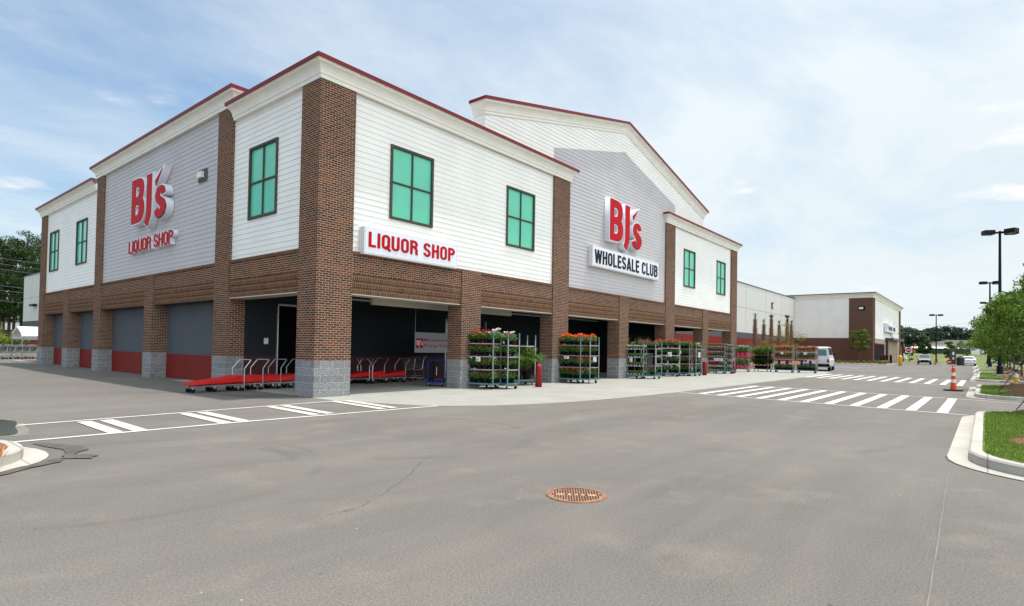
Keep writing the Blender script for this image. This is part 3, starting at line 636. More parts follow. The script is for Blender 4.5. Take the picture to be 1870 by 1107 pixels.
# ---------------------------------------------------------------- far shop
MAT['maroon'] = mat('maroon_door', (.055, .008, .009), .6, spec=.15)
b2 = thing('shop_building', 'brown brick and white siding shop at the far end of the cream warehouse wall', 'building', (98.13, -1.12, 0))
def B(m, *a): m.box(*a); return m
B(MB(), 0, 39, .01, 60, 0, 4.05).obj('brick_wall', MAT['brick_far'], b2)
B(MB(), 2.3, 36, -.02, .3, 0, 4.0).obj('tan_brick_wall', MAT['brick_tan'], b2)
B(MB(), 0.05, 38.9, .1, 60, 4.05, 10.6).obj('upper_wall', MAT['cream_wall'], b2)
B(MB(), -.03, 2.4, -.03, 3.33, 0, 10.55).obj('brick_pier', MAT['brick_far'], b2)
B(MB(), 36, 38.95, -.03, 2, 0, 10.55).obj('brick_pier', MAT['brick_far'], b2)
def bsid(P, u0, u1, nm):
    bb = MB(); zz_ = 4.1
    while zz_ < 10.5:
        t = zz_+.19; bb.poly([P(u0, .06, zz_), P(u1, .06, zz_), P(u1, .02, t), P(u0, .02, t)]); bb.poly([P(u0, .0, zz_), P(u1, .0, zz_), P(u1, .06, zz_), P(u0, .06, zz_)]); zz_ += .19
    bb.obj(nm, MAT['white_siding'], b2)
bsid(lambda u, o, z: (-o+.03, u, z), 3.33, 11.5, 'siding_panel'); bsid(lambda u, o, z: (u, -o+.08, z), 2.4, 36, 'siding_panel')
cp = [((0, 20, 10.55), (-1, 0)), ((0, 0, 10.55), (-1, -1)), ((39, 0, 10.55), (1, -1)), ((39, 20, 10.55), (1, 0))]
c_ = sweep(cp, [(0, 0), (.08, 0), (.1, .18), (.25, .5), (.38, .62), (.42, .72)], 'cornice', MAT['trim'], b2); sweep(cp, [(.42, .72), (.47, .72), (.47, .86), (-.3, .86)], 'coping', MAT['dark_cope'], c_)
for x in (1.6, 4.6, 7.6, 10.6):
    d_ = B(MB(), x, x+2.3, -.10, .1, .02, 3.3).obj('entrance_door', MAT['maroon'], b2); B(MB(), x+.2, x+2.1, -.12, -.09, .3, 3.1).obj('glass', MAT['dark'], d_)
cn = B(MB(), 15, 33, -1.2, .0, 4.12, 4.45).obj('canopy', MAT['dark_cope'], b2)
m_ = MB(); m_.box(15.2, 15.9, -.4, .0, 0, 4.12); m_.obj('canopy_post', MAT['dark_cope'], b2); MB().box(32.5, 32.8, -1.1, -.8, 0, 4.12).obj('canopy_post', MAT['dark_cope'], b2)
for x in (15.5, 32.5): MB().tube((x, -1.1, 4.45), (x, -.05, 6), .05).obj('tie_rod', MAT['dark_cope'], b2)
# ---------------------------------------------------------------- wall lights
def wall_light(name, label, loc, ax, s=.38):
    t = thing(name, label, 'wall light', loc); P = {'L': lambda a, b, c, d, e, f: (-d, -c, a, b, e, f), 'F': lambda a, b, c, d, e, f: (a, b, -d, -c, e, f)}[ax]
    MB().box(*P(-s, s*.85, 0, .03, -s*.62, s*.62)).obj('back_plate', MAT['grey_wall'] if ax == 'L' and s < .5 else MAT['black'], t)
    MB().box(*P(-s*.45, s*.6, .03, .13, -s*.25, s*.34)).obj('lamp_housing', MAT['trim'], t)
wall_light('wall_light', 'cream wall light on a grey plate, on the grey siding left of the corner', (-.0+.07, 8.05, 7.88), 'L')
wall_light('wall_light', 'black framed wall light high on the brick corner of the far shop', (98.09, .45, 8.86), 'L', .55)
t = thing('wall_light', 'small black bracket light high on the cream warehouse wall', 'wall light', (84.5, 10.35, 8.7))
MB().box(-.45, .45, -.15, 0, .35, .45).box(-.45, -.33, -.15, 0, -.35, .35).box(-.33, .3, -.15, 0, -.45, -.35).obj('lamp_housing', MAT['black'], t)
t = thing('wall_light', 'black hooded light on the cream warehouse end wall above the cart shelter', 'wall light', (10.98, 89, 6.2)); MB().box(-.5, 0, -1.0, 1.2, 0, .28).obj('lamp_housing', MAT['black'], t)
t = thing('outlet_box', 'small grey outlet box on the porch wall beside the corner pillar', 'outlet', (1.39, 5.5, 1.62)); MB().box(-.08, .08, -.05, 0, -.10, .12).obj('cover', MAT['steel'], t)

# ================================================================ SIGNS
def curve_mesh(kind, data, depth, offset=0., bevel=0):
    """kind 'text' -> string, 'poly' -> list of loops [(x,y)]"""
    if kind == 'text':
        cu = bpy.data.curves.new('tmp', 'FONT'); cu.body = data; cu.resolution_u = 4; cu.offset = offset
    else:
        cu = bpy.data.curves.new('tmp', 'CURVE'); cu.dimensions = '2D'; cu.fill_mode = 'BOTH'; cu.offset = offset
        for lp in data:
            sp = cu.splines.new('POLY'); sp.points.add(len(lp)-1); sp.use_cyclic_u = True
            for p, q in zip(sp.points, lp): p.co = (q[0], q[1], 0, 1)
    cu.extrude = depth/2
    o = bpy.data.objects.new('tmp', cu); COL.objects.link(o); dg = bpy.context.evaluated_depsgraph_get(); dg.update()
    me = bpy.data.meshes.new_from_object(o.evaluated_get(dg)); bpy.data.objects.remove(o); bpy.data.curves.remove(cu)
    return me
def place(me, name, M, m, parent, fit=None):
    """fit=(w,h): scale bbox to this; mesh local (x right, y up, z out) -> M"""
    co = np.zeros(len(me.vertices)*3); me.vertices.foreach_get('co', co); co = co.reshape(-1, 3)
    if fit:
        lo = co[:, :2].min(0); hi = co[:, :2].max(0); co[:, :2] = (co[:, :2]-lo)/(hi-lo)*np.array(fit)
    Mn = np.array(M); co = co@Mn[:3, :3].T+Mn[:3, 3]; me.vertices.foreach_set('co', co.ravel()); me.update()
    me.materials.clear(); me.materials.append(m); me.name = name
    o = bpy.data.objects.new(name, me); COL.objects.link(o); o.parent = parent; return o
def MF(x, y, z): return Matrix(((1, 0, 0, x), (0, 0, -1, y), (0, 1, 0, z), (0, 0, 0, 1)))     # faces -y
def ML(x, y, z): return Matrix(((0, 0, -1, x), (-1, 0, 0, y), (0, 1, 0, z), (0, 0, 0, 1)))    # faces -x
def smooth_loop(L, it=1, keep=()):
    for _ in range(it):
        q = []
        n = len(L)
        for i in range(n):
            a = L[i-1]; b = L[i]; c = L[(i+1) % n]
            v1 = Vector((b[0]-a[0], b[1]-a[1])); v2 = Vector((c[0]-b[0], c[1]-b[1]))
            sharp = abs(v1.angle(v2, 0)) > 1.05
            if sharp: q.append(b)
            else:
                q.append((b[0]*.75+a[0]*.25, b[1]*.75+a[1]*.25)); q.append((b[0]*.75+c[0]*.25, b[1]*.75+c[1]*.25))
        L = q
    return L

def arc(cx, cy, rx, ry, a0, a1, n=8): return [(cx+rx*math.cos(R(a0+(a1-a0)*k/n)), cy+ry*math.sin(R(a0+(a1-a0)*k/n))) for k in range(n+1)]
def glyphs(T):
    """condensed gothic capitals: centre-line strokes in a box of height 1; T = stroke width"""
    h = T/2; w = .52; a, b = h, w-h; rx = (b-a)/2; cx = (a+b)/2; ry = rx*.95
    O = arc(cx, 1-h-ry, rx, ry, 90, 180)+arc(cx, h+ry, rx, ry, 180, 270)[0:]+arc(cx, h+ry, rx, ry, 270, 360)+arc(cx, 1-h-ry, rx, ry, 0, 90)
    m = .54
    bowl = [(a, 1-h), (b-rx*.9, 1-h)]+arc(b-rx*.9, 1-h-(1-h-m)/2, rx*.9, (1-h-m)/2, 90, -90)+[(a, m)]
    lowb = [(a, m), (b-rx*.9, m)]+arc(b-rx*.9, (m+h)/2, rx*.9, (m-h)/2, 90, -90)+[(a, h)]
    return {'L': (.44, [[(a, 0), (a, 1)], [(a, h), (.44, h)]]), 'I': (T, [[(h, 0), (h, 1)]]), 'H': (w, [[(a, 0), (a, 1)], [(b, 0), (b, 1)], [(a, .52), (b, .52)]]),
     'E': (.45, [[(a, 0), (a, 1)], [(a, h), (.45, h)], [(a, 1-h), (.45, 1-h)], [(a, .52), (.42, .52)]]),
     'O': (w, [O]), 'Q': (w, [O, [(cx, .24), (w+.02, -.06)]]), 'U': (w, [[(a, 1), (a, h+ry)]+arc(cx, h+ry, rx, ry, 180, 360)+[(b, 1)]]),
     'C': (w, [arc(cx, 1-h-ry, rx, ry, -10, 180)+arc(cx, h+ry, rx, ry, 180, 370)]),
     'S': (w, [arc(cx, 1-h-ry*1.05, rx, ry*1.05, 5, 180, 8)+[(a+.01, .64), (a+.06, .57), (cx, .5), (b-.06, .43), (b-.01, .36)]+arc(cx, h+ry*1.05, rx, ry*1.05, 0, -185, 8)]),
     'P': (.50, [[(a, 0), (a, 1)], bowl]), 'B': (w, [[(a, 0), (a, 1)], bowl, lowb]), 'R': (w, [[(a, 0), (a, 1)], bowl, [(a+rx, m), (b-.03, m-.12), (b, m-.2), (b, .12), (b+.03, 0)]]),
     'A': (.56, [[(h*.7, 0), (.28, 1)], [(.56-h*.7, 0), (.28, 1)], [(.14, .24), (.42, .24)]]),
     'W': (.78, [[(h*.7, 1), (.21, 0)], [(.21, 0), (.39, 1)], [(.39, 1), (.57, 0)], [(.57, 0), (.78-h*.7, 1)]]), ' ': (.22, [])}
def letter_parts(text, T, depth, name, Mx, m, par, fit):
    """one mesh per word, fitted together into fit=(w,h)"""
    full = lettering(text, T, depth); co = np.zeros(len(full.vertices)*3); full.vertices.foreach_get('co', co); co = co.reshape(-1, 3); lo = co[:, :2].min(0); hi = co[:, :2].max(0); bpy.data.meshes.remove(full)
    x0 = 0.; out = []
    for wd in text.split(' '):
        me = lettering(wd, T, depth); c = np.zeros(len(me.vertices)*3); me.vertices.foreach_get('co', c); c = c.reshape(-1, 3); c[:, 0] += x0
        c[:, :2] = (c[:, :2]-lo)/(hi-lo)*np.array(fit); me.vertices.foreach_set('co', c.ravel()); me.update(); out.append(place(me, name, Mx, m, par))
        x0 += sum(glyphs(T)[ch][0]+.095 for ch in wd)+glyphs(T)[' '][0]+.095
    return out
def lettering(text, T, depth, gap=.095):
    """returns one mesh of extruded strokes, x right, y up, z out"""
    q = MB(); x = 0; GL_ = glyphs(T)
    for ci, ch in enumerate(text):
        w, strokes = GL_[ch]
        for si, P in enumerate(strokes):
            P = [Vector(p) for p in P]; closed = (P[0]-P[-1]).length < 1e-4
            P = [p for i, p in enumerate(P) if i == 0 or (p-P[i-1]).length > 1e-4]; n = len(P); A_, B_ = [], []
            for i in range(n):
                d0 = (P[i]-P[i-1]).normalized() if i else ((P[-1]-P[-2]).normalized() if closed else (P[1]-P[0]).normalized())
                d1 = (P[i+1]-P[i]).normalized() if i < n-1 else ((P[1]-P[0]).normalized() if closed else d0)
                nn = Vector((-(d0+d1).y, (d0+d1).x)); nn = nn.normalized() if nn.length > 1e-6 else Vector((-d0.y, d0.x)); k = 1/max(.5, nn.dot(Vector((-d0.y, d0.x))))
                A_.append(P[i]+nn*T/2*k); B_.append(P[i]-nn*T/2*k)
            z1_ = depth/2+si*.0006+(ci % 2)*.0003; z0_ = -depth/2-si*.0006
            q.loft([[(x+p.x, p.y, z0_), (x+p.x, p.y, z1_), (x+r.x, r.y, z1_), (x+r.x, r.y, z0_)] for p, r in zip(A_, B_)], closed=True, caps=not closed)
        x += w+gap
    return q.mesh('lettering')
LB = [(0, .06), (.72, .05), (1.0, .1), (1.22, .24), (1.35, .5), (1.37, .8), (1.3, 1.02), (1.15, 1.17), (1.24, 1.3), (1.30, 1.52), (1.28, 1.82), (1.17, 2.03), (.95, 2.15), (.6, 2.18), (0, 2.18)]
LB1 = [(.42, 1.31), (.62, 1.31), (.76, 1.38), (.83, 1.52), (.81, 1.68), (.70, 1.77), (.42, 1.78)]
LB2 = [(.42, .44), (.68, .44), (.79, .52), (.84, .68), (.80, .84), (.68, .92), (.42, .92)]
LJ = [(1.60, 2.14), (2.08, 2.14), (2.10, .42), (2.03, .16), (1.76, -.27), (1.42, -.05), (1.56, .15), (1.62, .42)]
LW = [(2.41, 1.70), (3.10, 2.16), (2.50, 1.46)]
LWw = [(2.33, 1.86), (2.62, 2.06), (2.85, 2.15), (3.32, 2.30), (2.95, 1.86), (2.50, 1.38), (2.36, 1.42)]
LS = [(3.42, 1.04), (3.36, 1.26), (3.20, 1.38), (2.95, 1.41), (2.66, 1.33), (2.50, 1.14), (2.48, .90), (2.60, .70), (2.80, .57), (2.98, .47), (3.02, .36), (2.92, .29), (2.80, .34), (2.76, .46), (2.42, .30), (2.50, .12), (2.70, .01), (2.96, -.02), (3.24, .05), (3.42, .20), (3.50, .42), (3.46, .62), (3.32, .76), (3.10, .86), (2.92, .94), (2.88, 1.03), (2.96, 1.09), (3.05, 1.06), (3.08, .98)]
def logo(label, mk, sx=1., sy=1.):
    t = thing('logo_sign', label, 'sign')
    def sc(L): return [(x*sx, y*sy) for x, y in L]
    B0 = [smooth_loop(sc(LB), 2), smooth_loop(sc(LB1), 2)[::-1], smooth_loop(sc(LB2), 2)[::-1]]
    J0 = [smooth_loop(sc(LJ), 1)]; W0 = [sc(LW)]; S0 = [smooth_loop(sc(LS), 2)]; WW = [sc(LWw)]
    for i, (L, nm) in enumerate(((B0, 'letter_b'), (J0, 'letter_j'), (S0, 'letter_s'), (W0, 'tick'))):
        d = .29-.003*i
        body = place(curve_mesh('poly', L if nm != 'tick' else WW, d, offset=.055 if nm != 'tick' else .0), 'letter_body', mk(d/2), MAT['sign_white'], t)
        place(curve_mesh('poly', L, .02), 'letter_face', mk(.302), MAT['letter_red'], body)
logo('large red and white logo sign on the grey gable above the black lettered sign', lambda d: MF(16.42, .08-d, 7.08))
logo('large red and white logo sign on the side wall facing the left', lambda d: ML(.08-d, 14.70, 6.70), 1.12, .93)
def sign_box(label, x0, x1, z0, z1, text, m, tx, tz, off, y1=-.17):
    t = thing('sign', label, 'sign'); MB().box(x0, x1, y1, .08, z0, z1).obj('sign_case', MAT['sign_case'], t)
    MB().box(x0+.05, x1-.05, y1-.008, y1+.02, z0+.05, z1-.05).obj('sign_face', MAT['sign_white'], t)
    letter_parts(text, off, .012, 'lettering', MF(tx[0], y1-.016, tz[0]), m, t, (tx[1]-tx[0], tz[1]-tz[0]))
sign_box('white box sign with red LIQUOR SHOP lettering, under the front window', 1.50, 5.56, 4.37, 5.22, 'LIQUOR SHOP', MAT['letter_red'], (1.66, 5.42), (4.545, 5.075), .17)
sign_box('white box sign with black WHOLESALE CLUB lettering, under the gable logo', 14.85, 22.2, 5.62, 6.62, 'WHOLESALE CLUB', MAT['letter_black'], (15.02, 22.03), (5.77, 6.47), .175)
t = thing('sign', 'red LIQUOR SHOP letters with white sides, on the grey side wall', 'sign')
letter_parts('LIQUOR SHOP', .19, .17, 'letter_body', ML(.0, 15.33, 5.43), MAT['sign_white'], t, (5.1, .66))
letter_parts('LIQUOR SHOP', .125, .02, 'letter_face', ML(-.105, 15.30, 5.455), MAT['letter_red'], t, (5.04, .61))
t = thing('sign', 'small white sign with blurred lettering on the far shop front', 'sign', (98.13, -1.12, 0)); B(MB(), 13.1, 25.7, -.5, -.06, 5.5, 7.05).obj('sign_case', MAT['sign_white'], t)
lm = MB(); lm.box(13.6, 14.3, -.53, -.5, 6.3, 6.75)
lm.obj('emblem', MAT['letter_red'], t); lm = MB()
for k in range(11):
    if k != 6: lm.box(14.9+k*.92, 15.45+k*.92, -.53, -.5, 5.85, 6.55)
lm.obj('lettering', MAT['grey_wall'], t)
t = thing('banner', 'white BJ\'s Membership Pickup Station banner hanging in the dark porch', 'banner', (6.88, 3.55, 1.27))
MB().box(0, 2.9, 0, .02, 0, .86).obj('cloth', mat('banner_vinyl', (.34, .35, .37), .6, spec=.2), t)
place(curve_mesh('text', 'Membership', .004, .006), 'lettering', MF(.52, -.003, .44), MAT['letter_red'], t, (1.40, .17))
place(curve_mesh('text', 'Pickup Station', .004, .006), 'lettering', MF(.52, -.003, .20), MAT['letter_red'], t, (1.72, .17))
MB().box(.06, .47, -.006, -.001, .20, .60).obj('emblem', MAT['letter_red'], t)
place(curve_mesh('text', "BJ's", .004, .02), 'lettering', MF(.09, -.009, .25), MAT['sign_white'], t, (.35, .28))
MB().tube((.02, .01, .86), (.02, .01, 2.19), .008).tube((2.88, .01, .86), (2.88, .01, 2.19), .008).obj('hanger', MAT['steel'], t)

# ================================================================ BOLLARDS, CONE, HYDRANT, LAMPS
def bollard(loc, label, r=.135, h=.92, m=None, grp=None, nm='bollard'):
    prof = [(r, 0), (r, h-r*1.0)]+[(r*math.cos(a), h-r+r*math.sin(a)) for a in (.3, .6, .9, 1.2, 1.45)]
    o = MB().lathe(prof, n=24).obj(nm, m or MAT['bollard'], smooth=True); o.location = loc; return tag(o, label, 'bollard', grp)
BG = 'dark red bollards along the store front'
bollard((9.17, -1.25, 0), 'dark red bollard nearest the viewer, right of the palm trolley', grp=BG)
bollard((27.0, -1.15, 0), 'dark red bollard in front of the trolley of small flower trays', grp=BG)
bollard((32.3, -1.2, 0), 'dark red bollard left of the pink pots', grp=BG)
for k, x in enumerate((95.2, 98.6, 102.2, 107.0)): bollard((x, -2.6, 0), 'dark red bollard in the row before the far shop doors', .19, 1.5, MAT['maroon'], grp='bollards before the far shop')
bollard((86.0, -5.95, 0), 'wide yellow bollard beside the far shop canopy', .23, 1.45, MAT['yellow'], nm='bollard')
t = thing('traffic_delineator', 'tall orange traffic post with white bands on a black base', 'traffic cone', (22.5, -13.9, 0), .5)
MB().prism([(.36*math.cos(k*math.pi/4+.39), .36*math.sin(k*math.pi/4+.39)) for k in range(8)], 0, .05).obj('rubber_base', MAT['rubber'], t)
def rz_(z): return .125-(z-.05)*.10 if z < .45 else .085-(z-.45)*.03
for a, b, m_ in ((.05, .36, 'orange'), (.36, .50, 'white'), (.50, .66, 'orange'), (.66, .80, 'white'), (.80, .98, 'orange')):
    MB().lathe([(rz_(a), a), (rz_(b), b)], n=20).obj('post_body' if m_ == 'orange' else 'reflective_band', MAT[m_], t, smooth=False)
MB().lathe([(.07, .98), (.05, 1.01), (.05, 1.05), (.06, 1.07), (.06, 1.11), (.03, 1.13)], n=16).obj('handle_knob', MAT['orange'], t)
MB().lathe([(.055, 1.01), (.055, 1.05)], n=16).obj('reflective_band', MAT['white'], t)
t = thing('fire_hydrant', 'yellow fire hydrant with a silver top on the second grass island', 'hydrant', (24.9, -15.95, .13), 2.6)
MB().lathe([(.20, 0), (.20, .05), (.14, .06), (.14, .44), (.19, .45), (.19, .50), (.15, .51)], n=20).obj('barrel', MAT['yellow'], t)
MB().lathe([(.18, .51), (.17, .60), (.12, .67), (.05, .69), (.05, .74), (.02, .75)], n=20).obj('bonnet', MAT['steel'], t)
n_ = MB(); n_.tube((0, -.21, .36), (0, .21, .36), .05, n=12); n_.obj('hose_nozzle', MAT['white'], t); MB().tube((0, 0, .30), (.21, 0, .30), .07, n=12).obj('pumper_nozzle', MAT['white'], t)
def lamp(loc, h, rz, label, heads=2, s=1.):
    t = thing('lamp_post', label, 'street lamp', loc, rz, 'black shoebox lamp posts')
    MB().lathe([(.21, .15), (.19, .70), (.14, .78)], n=16).obj('post_base', MAT['black'], t)
    MB().box(-.36, .36, -.36, .36, 0, .15).obj('concrete_foot', MAT['kerb'], t)
    MB().lathe([(.12*s, .7), (.075*s, h)], n=12).obj('pole', MAT['black'], t)
    for a in ((0, math.pi) if heads == 2 else (0, 2.2, math.pi)):
        M = Matrix.Rotation(a, 4, 'Z')
        q = MB(); q.box(0, .40, -.05, .05, h-.18, h-.06, M); ar = q.obj('arm', MAT['black'], t)
        q = MB(); q.box(.38, 1.05, -.27, .27, h-.27, h+.05, M); hd = q.obj('lamp_head', MAT['black'], ar, bevel=.02)
        q = MB(); q.box(.46, .98, -.20, .20, h-.285, h-.27, M); q.obj('lens', MAT['glass'], ar)
lamp((45.13, -15.79, .1), 10.5, R(115), 'tallest black lamp post, nearest of the row behind the leafy trees', 3)
lamp((80.2, -15.4, .1), 10.3, R(120), 'second black lamp post of the row behind the trees', 3)
lamp((115, -15.3, .1), 10.4, R(120), 'thin third black lamp post, just left of the second')
lamp((122, -8.0, 0), 9.0, R(120), 'lone far black lamp post left of the warehouse roof, among low trees')
# manhole
t = thing('manhole_cover', 'round rusty manhole cover in the asphalt', 'manhole cover', (-4.08, -11.63, -.012), .62)
rm = mat('rusty_iron', (.27, .125, .07), .85, noise=.35, nscale=14, bump=.5, bscale=60); rm2 = mat('dark_rust', (.11, .045, .028), .9, noise=.3, nscale=20); rm3 = mat('pale_rust', (.36, .23, .145), .9, noise=.25, nscale=18)
q = MB(); A = [(.325*math.cos(2*math.pi*k/48), .325*math.sin(2*math.pi*k/48)) for k in range(48)]; Bq = [(x*.86, y*.86) for x, y in A]; ring(q, A, Bq, 0, .024); q.obj('iron_ring', rm, t)
MB().prism([(x*.985, y*.985) for x, y in Bq], .002, .018).obj('iron_lid', rm3, t)
q = MB()
for i in range(-6, 7):
    for k in range(-9, 10):
        x = i*.043+.0215; y = k*.028
        if math.hypot(x, y) < .255 and not (abs(x) < .05 and abs(y) < .2): q.box(x-.014, x+.014, y-.009, y+.009, .018, .026)
for k in (-.10, -.03, .04, .11): q.box(-.02, .02, k-.018, k+.008, .018, .025)
q.obj('tread_studs', rm2, t)


# ================================================================ PLANT TROLLEYS
def quad_cloud(c, r, n, size, asp=.6, flat=.4, up=.5):
    """n little leaves in an ellipsoid c, r"""
    d = rng.normal(size=(n, 3)); d /= np.linalg.norm(d, axis=1)[:, None]; rad = rng.uniform(.25, 1, n)**.5
    P = np.asarray(c)+d*rad[:, None]*np.asarray(r)
    nn = rng.normal(size=(n, 3)); nn[:, 2] = np.abs(nn[:, 2])+up; nn += d*.6; nn /= np.linalg.norm(nn, axis=1)[:, None]
    a = np.cross(nn, rng.normal(size=(n, 3))); a /= np.linalg.norm(a, axis=1)[:, None]; b = np.cross(nn, a)
    s = size*rng.uniform(.6, 1.3, n)[:, None]; a *= s; b *= s*asp
    return np.stack([P-a, P-b*.9+a*.1, P+a, P+b*.9+a*.1], 1)
def pot_mesh(m, r=.098, h=.13): return MB().lathe([(r*.75, 0), (r, h), (r*1.06, h), (r*1.06, h+.012)], n=10).mesh('pot', m)
PM = {k: pot_mesh(MAT[k]) for k in ('pot', 'pot_tan', 'pot_pink', 'pot_orange')}
FOL = [MB().quads(quad_cloud((0, 0, .22), (.16, .16, .13), 330, .028)).mesh('foliage', MAT['leaf_plant']) for _ in range(3)]
FOLL = [MB().quads(quad_cloud((0, 0, .21), (.13, .13, .075), 130, .026)).mesh('foliage', MAT['leaf_lime']) for _ in range(2)]
def flower_mesh(col, n=5, top=.345, sz=.022):
    q = MB()
    for _ in range(n):
        a = rng.uniform(0, 6.28); rr = rng.uniform(.02, .12); c = (rr*math.cos(a), rr*math.sin(a), top+rng.uniform(-.06, .05))
        q.quads(quad_cloud(c, (.026, .026, .020), 14, sz, .9)); q.tube((c[0]*.5, c[1]*.5, .2), c, .003, n=3)
    return q.mesh('flowers', MAT['fl_'+col])
FLW = {}
def plant(loc, label, cols, pot='pot', lime=False, grp=None, sc=1.):
    t = thing('potted_plant', label, 'potted plant', loc, random.uniform(0, 6.28), grp); t.scale = (sc, sc, sc*random.uniform(.92, 1.1))
    mobj('pot', PM[pot], t); mobj('foliage', random.choice(FOLL if lime else FOL), t)
    c = random.choice(cols)
    if c:
        k_ = 11 if c in ('orange', 'coral', 'magenta', 'pink') else 5
        if c not in FLW: FLW[c] = [flower_mesh(c, k_), flower_mesh(c, k_+2)]
        mobj('flowers', random.choice(FLW[c]), t)
def tray_plant(loc, rz, label, cols, lime, grp, w=.42, d=.5):
    t = thing('plant_tray', label, 'plant tray', loc, rz, grp)
    key = ('tray', w, d)
    if key not in FLW:
        q = MB(); q.box(-w/2, w/2, -d/2, d/2, 0, .07); s = MB()
        for k in range(3):
            for side in (-1, 1): s.box(side*(w/2+.002)-.003, side*(w/2+.002)+.003, -d/2+.06+k*d/3, -d/2+.12+k*d/3, .012, .062)
        FLW[key] = (q.mesh('tray', MAT['pot']), s.mesh('plant_label', MAT['paper']))
        for L in (0, 1):
            V = np.concatenate([quad_cloud((x, y, .15), (.075, .075, .075), 60, .024) for x in np.linspace(-w/2+.05, w/2-.05, 4) for y in np.linspace(-d/2+.05, d/2-.05, 4)])
            FLW[key+(L,)] = MB().quads(V).mesh('foliage', MAT['leaf_lime' if L else 'leaf_plant'])
    mobj('tray', FLW[key][0], t); mobj('plant_label', FLW[key][1], t); mobj('foliage', FLW[key+(int(lime),)], t)
    c = random.choice(cols)
    if c:
        k2 = ('tf', c)
        if k2 not in FLW:
            V = np.concatenate([quad_cloud((rng.uniform(-w/2, w/2), rng.uniform(-d/2, d/2), .19+rng.uniform(-.02, .02)), (.022, .022, .012), 8, .016, .9) for _ in range(60)])
            FLW[k2] = MB().quads(V).mesh('flowers', MAT['fl_'+c])
        mobj('flowers', FLW[k2], t)
TL, TW, TH = 1.35, .565, 2.08
def _tro():
    me = {}
    me['base'] = MB().box(-TW/2, TW/2, -TL/2, TL/2, .17, .22).mesh('base_frame', MAT['teal'])
    q = MB()
    for z_ in np.arange(.3, 2.0, .14): q.box(-.021, -.0185, -.008, .008, z_, z_+.05)
    me['post'] = MB().box(-.018, .018, -.018, .018, .17, TH).mesh('post', MAT['steel'])
    me['sleeve'] = MB().box(-.021, .021, -.021, .021, .17, .42).mesh('post_sleeve', MAT['teal']); me['tip'] = MB().box(-.020, .020, -.020, .020, 1.86, TH+.005).mesh('post_tip', MAT['teal'])
    me['shelf'] = MB().box(-TW/2+.02, TW/2-.02, -TL/2+.02, TL/2-.02, -.014, 0).box(-TW/2+.018, TW/2-.018, -TL/2+.005, -TL/2+.02, -.028, .012).box(-TW/2+.018, TW/2-.018, TL/2-.02, TL/2-.005, -.028, .012).box(-TW/2, -TW/2+.018, -TL/2+.01, TL/2-.01, -.028, .012).box(TW/2-.018, TW/2, -TL/2+.01, TL/2-.01, -.028, .012).mesh('shelf', MAT['steel'])
    me['fork'] = MB().box(-.03, .03, -.03, .03, .10, .17).mesh('caster', MAT['steel'])
    me['wheel'] = MB().tube((-.018, 0, .06), (.018, 0, .06), .06, n=14).mesh('wheel', MAT['rubber'])
    return me
TM = _tro(); TG = 'flower trolleys along the store front'
def trolley(c, yaw, label, shelves, card=None):
    t = thing('plant_trolley', label, 'plant trolley', (c[0], c[1], 0.004), R(yaw), TG)
    mobj('base_frame', TM['base'], t)
    for sx in (-1, 1):
        for sy in (-1, 1):
            p = mobj('post', TM['post'], t, (sx*TW/2, sy*TL/2, 0)); mobj('post_sleeve', TM['sleeve'], p); mobj('post_tip', TM['tip'], p)
            k = mobj('caster', TM['fork'], t, (sx*(TW/2-.06), sy*(TL/2-.1), 0), random.uniform(-1, 1)); mobj('wheel', TM['wheel'], k)
    for z_ in shelves:
        if z_ > .25: mobj('shelf', TM['shelf'], t, (0, 0, z_))
    return t
def tw(c, yaw, lx, ly): a = R(yaw); return c[0]+lx*math.cos(a)-ly*math.sin(a), c[1]+lx*math.sin(a)+ly*math.cos(a)
def fill(c, yaw, z_, name, cols, where, rows=2, n=5, pot='pot', lime=False, kind='plant', sc=1.):
    sc *= 1.16
    """fill a shelf; label is shared by the plants of that shelf"""
    g = f'{name} {where}'.replace('on the ', '', 1).replace('shelf of the', 'shelf,').replace('second lowest', 'lower middle').replace('second highest', 'upper middle')
    for j in range(n):
        ly = -TL/2+TL*(j+.5)/n
        for i_ in range(rows):
            lx = (i_-(rows-1)/2)*(.26 if rows > 1 else 0)
            x, y = tw(c, yaw, lx+random.uniform(-.01, .01), ly+random.uniform(-.015, .015))
            if kind == 'plant': plant((x, y, z_+.005), g, cols, pot, lime, 'plants: '+g[:60], sc)
            else: tray_plant((x, y, z_+.005), R(yaw), g, cols, lime, 'trays: '+g[:60])
def card(c, yaw, ly, z_, label, w=.20, h=.17, face='L', tilt=0.):
    lx = -TW/2-.03 if face == 'L' else ly
    x, y = tw(c, yaw, lx, ly) if face == 'L' else tw(c, yaw, ly, -TL/2-.03)
    t = thing('price_card', label, 'price card', (x, y, z_), R(yaw)+(R(-90) if face == 'L' else 0))
    MB().box(-w/2, w/2, -.002, .002, -h, 0).obj('paper_sheet', MAT['paper'], t)
    MB().box(-w*.35, -w*.05, -.004, -.002, -h*.85, -h*.55).obj('red_print', MAT['letter_red'], t)
    MB().box(-w*.35, w*.35, -.004, -.002, -h*.22, -h*.19).box(-w*.35, w*.3, -.004, -.002, -h*.34, -h*.31).box(-w*.35, w*.36, -.004, -.002, -h*.46, -h*.43).obj('text_lines', MAT['grey_wall'], t)
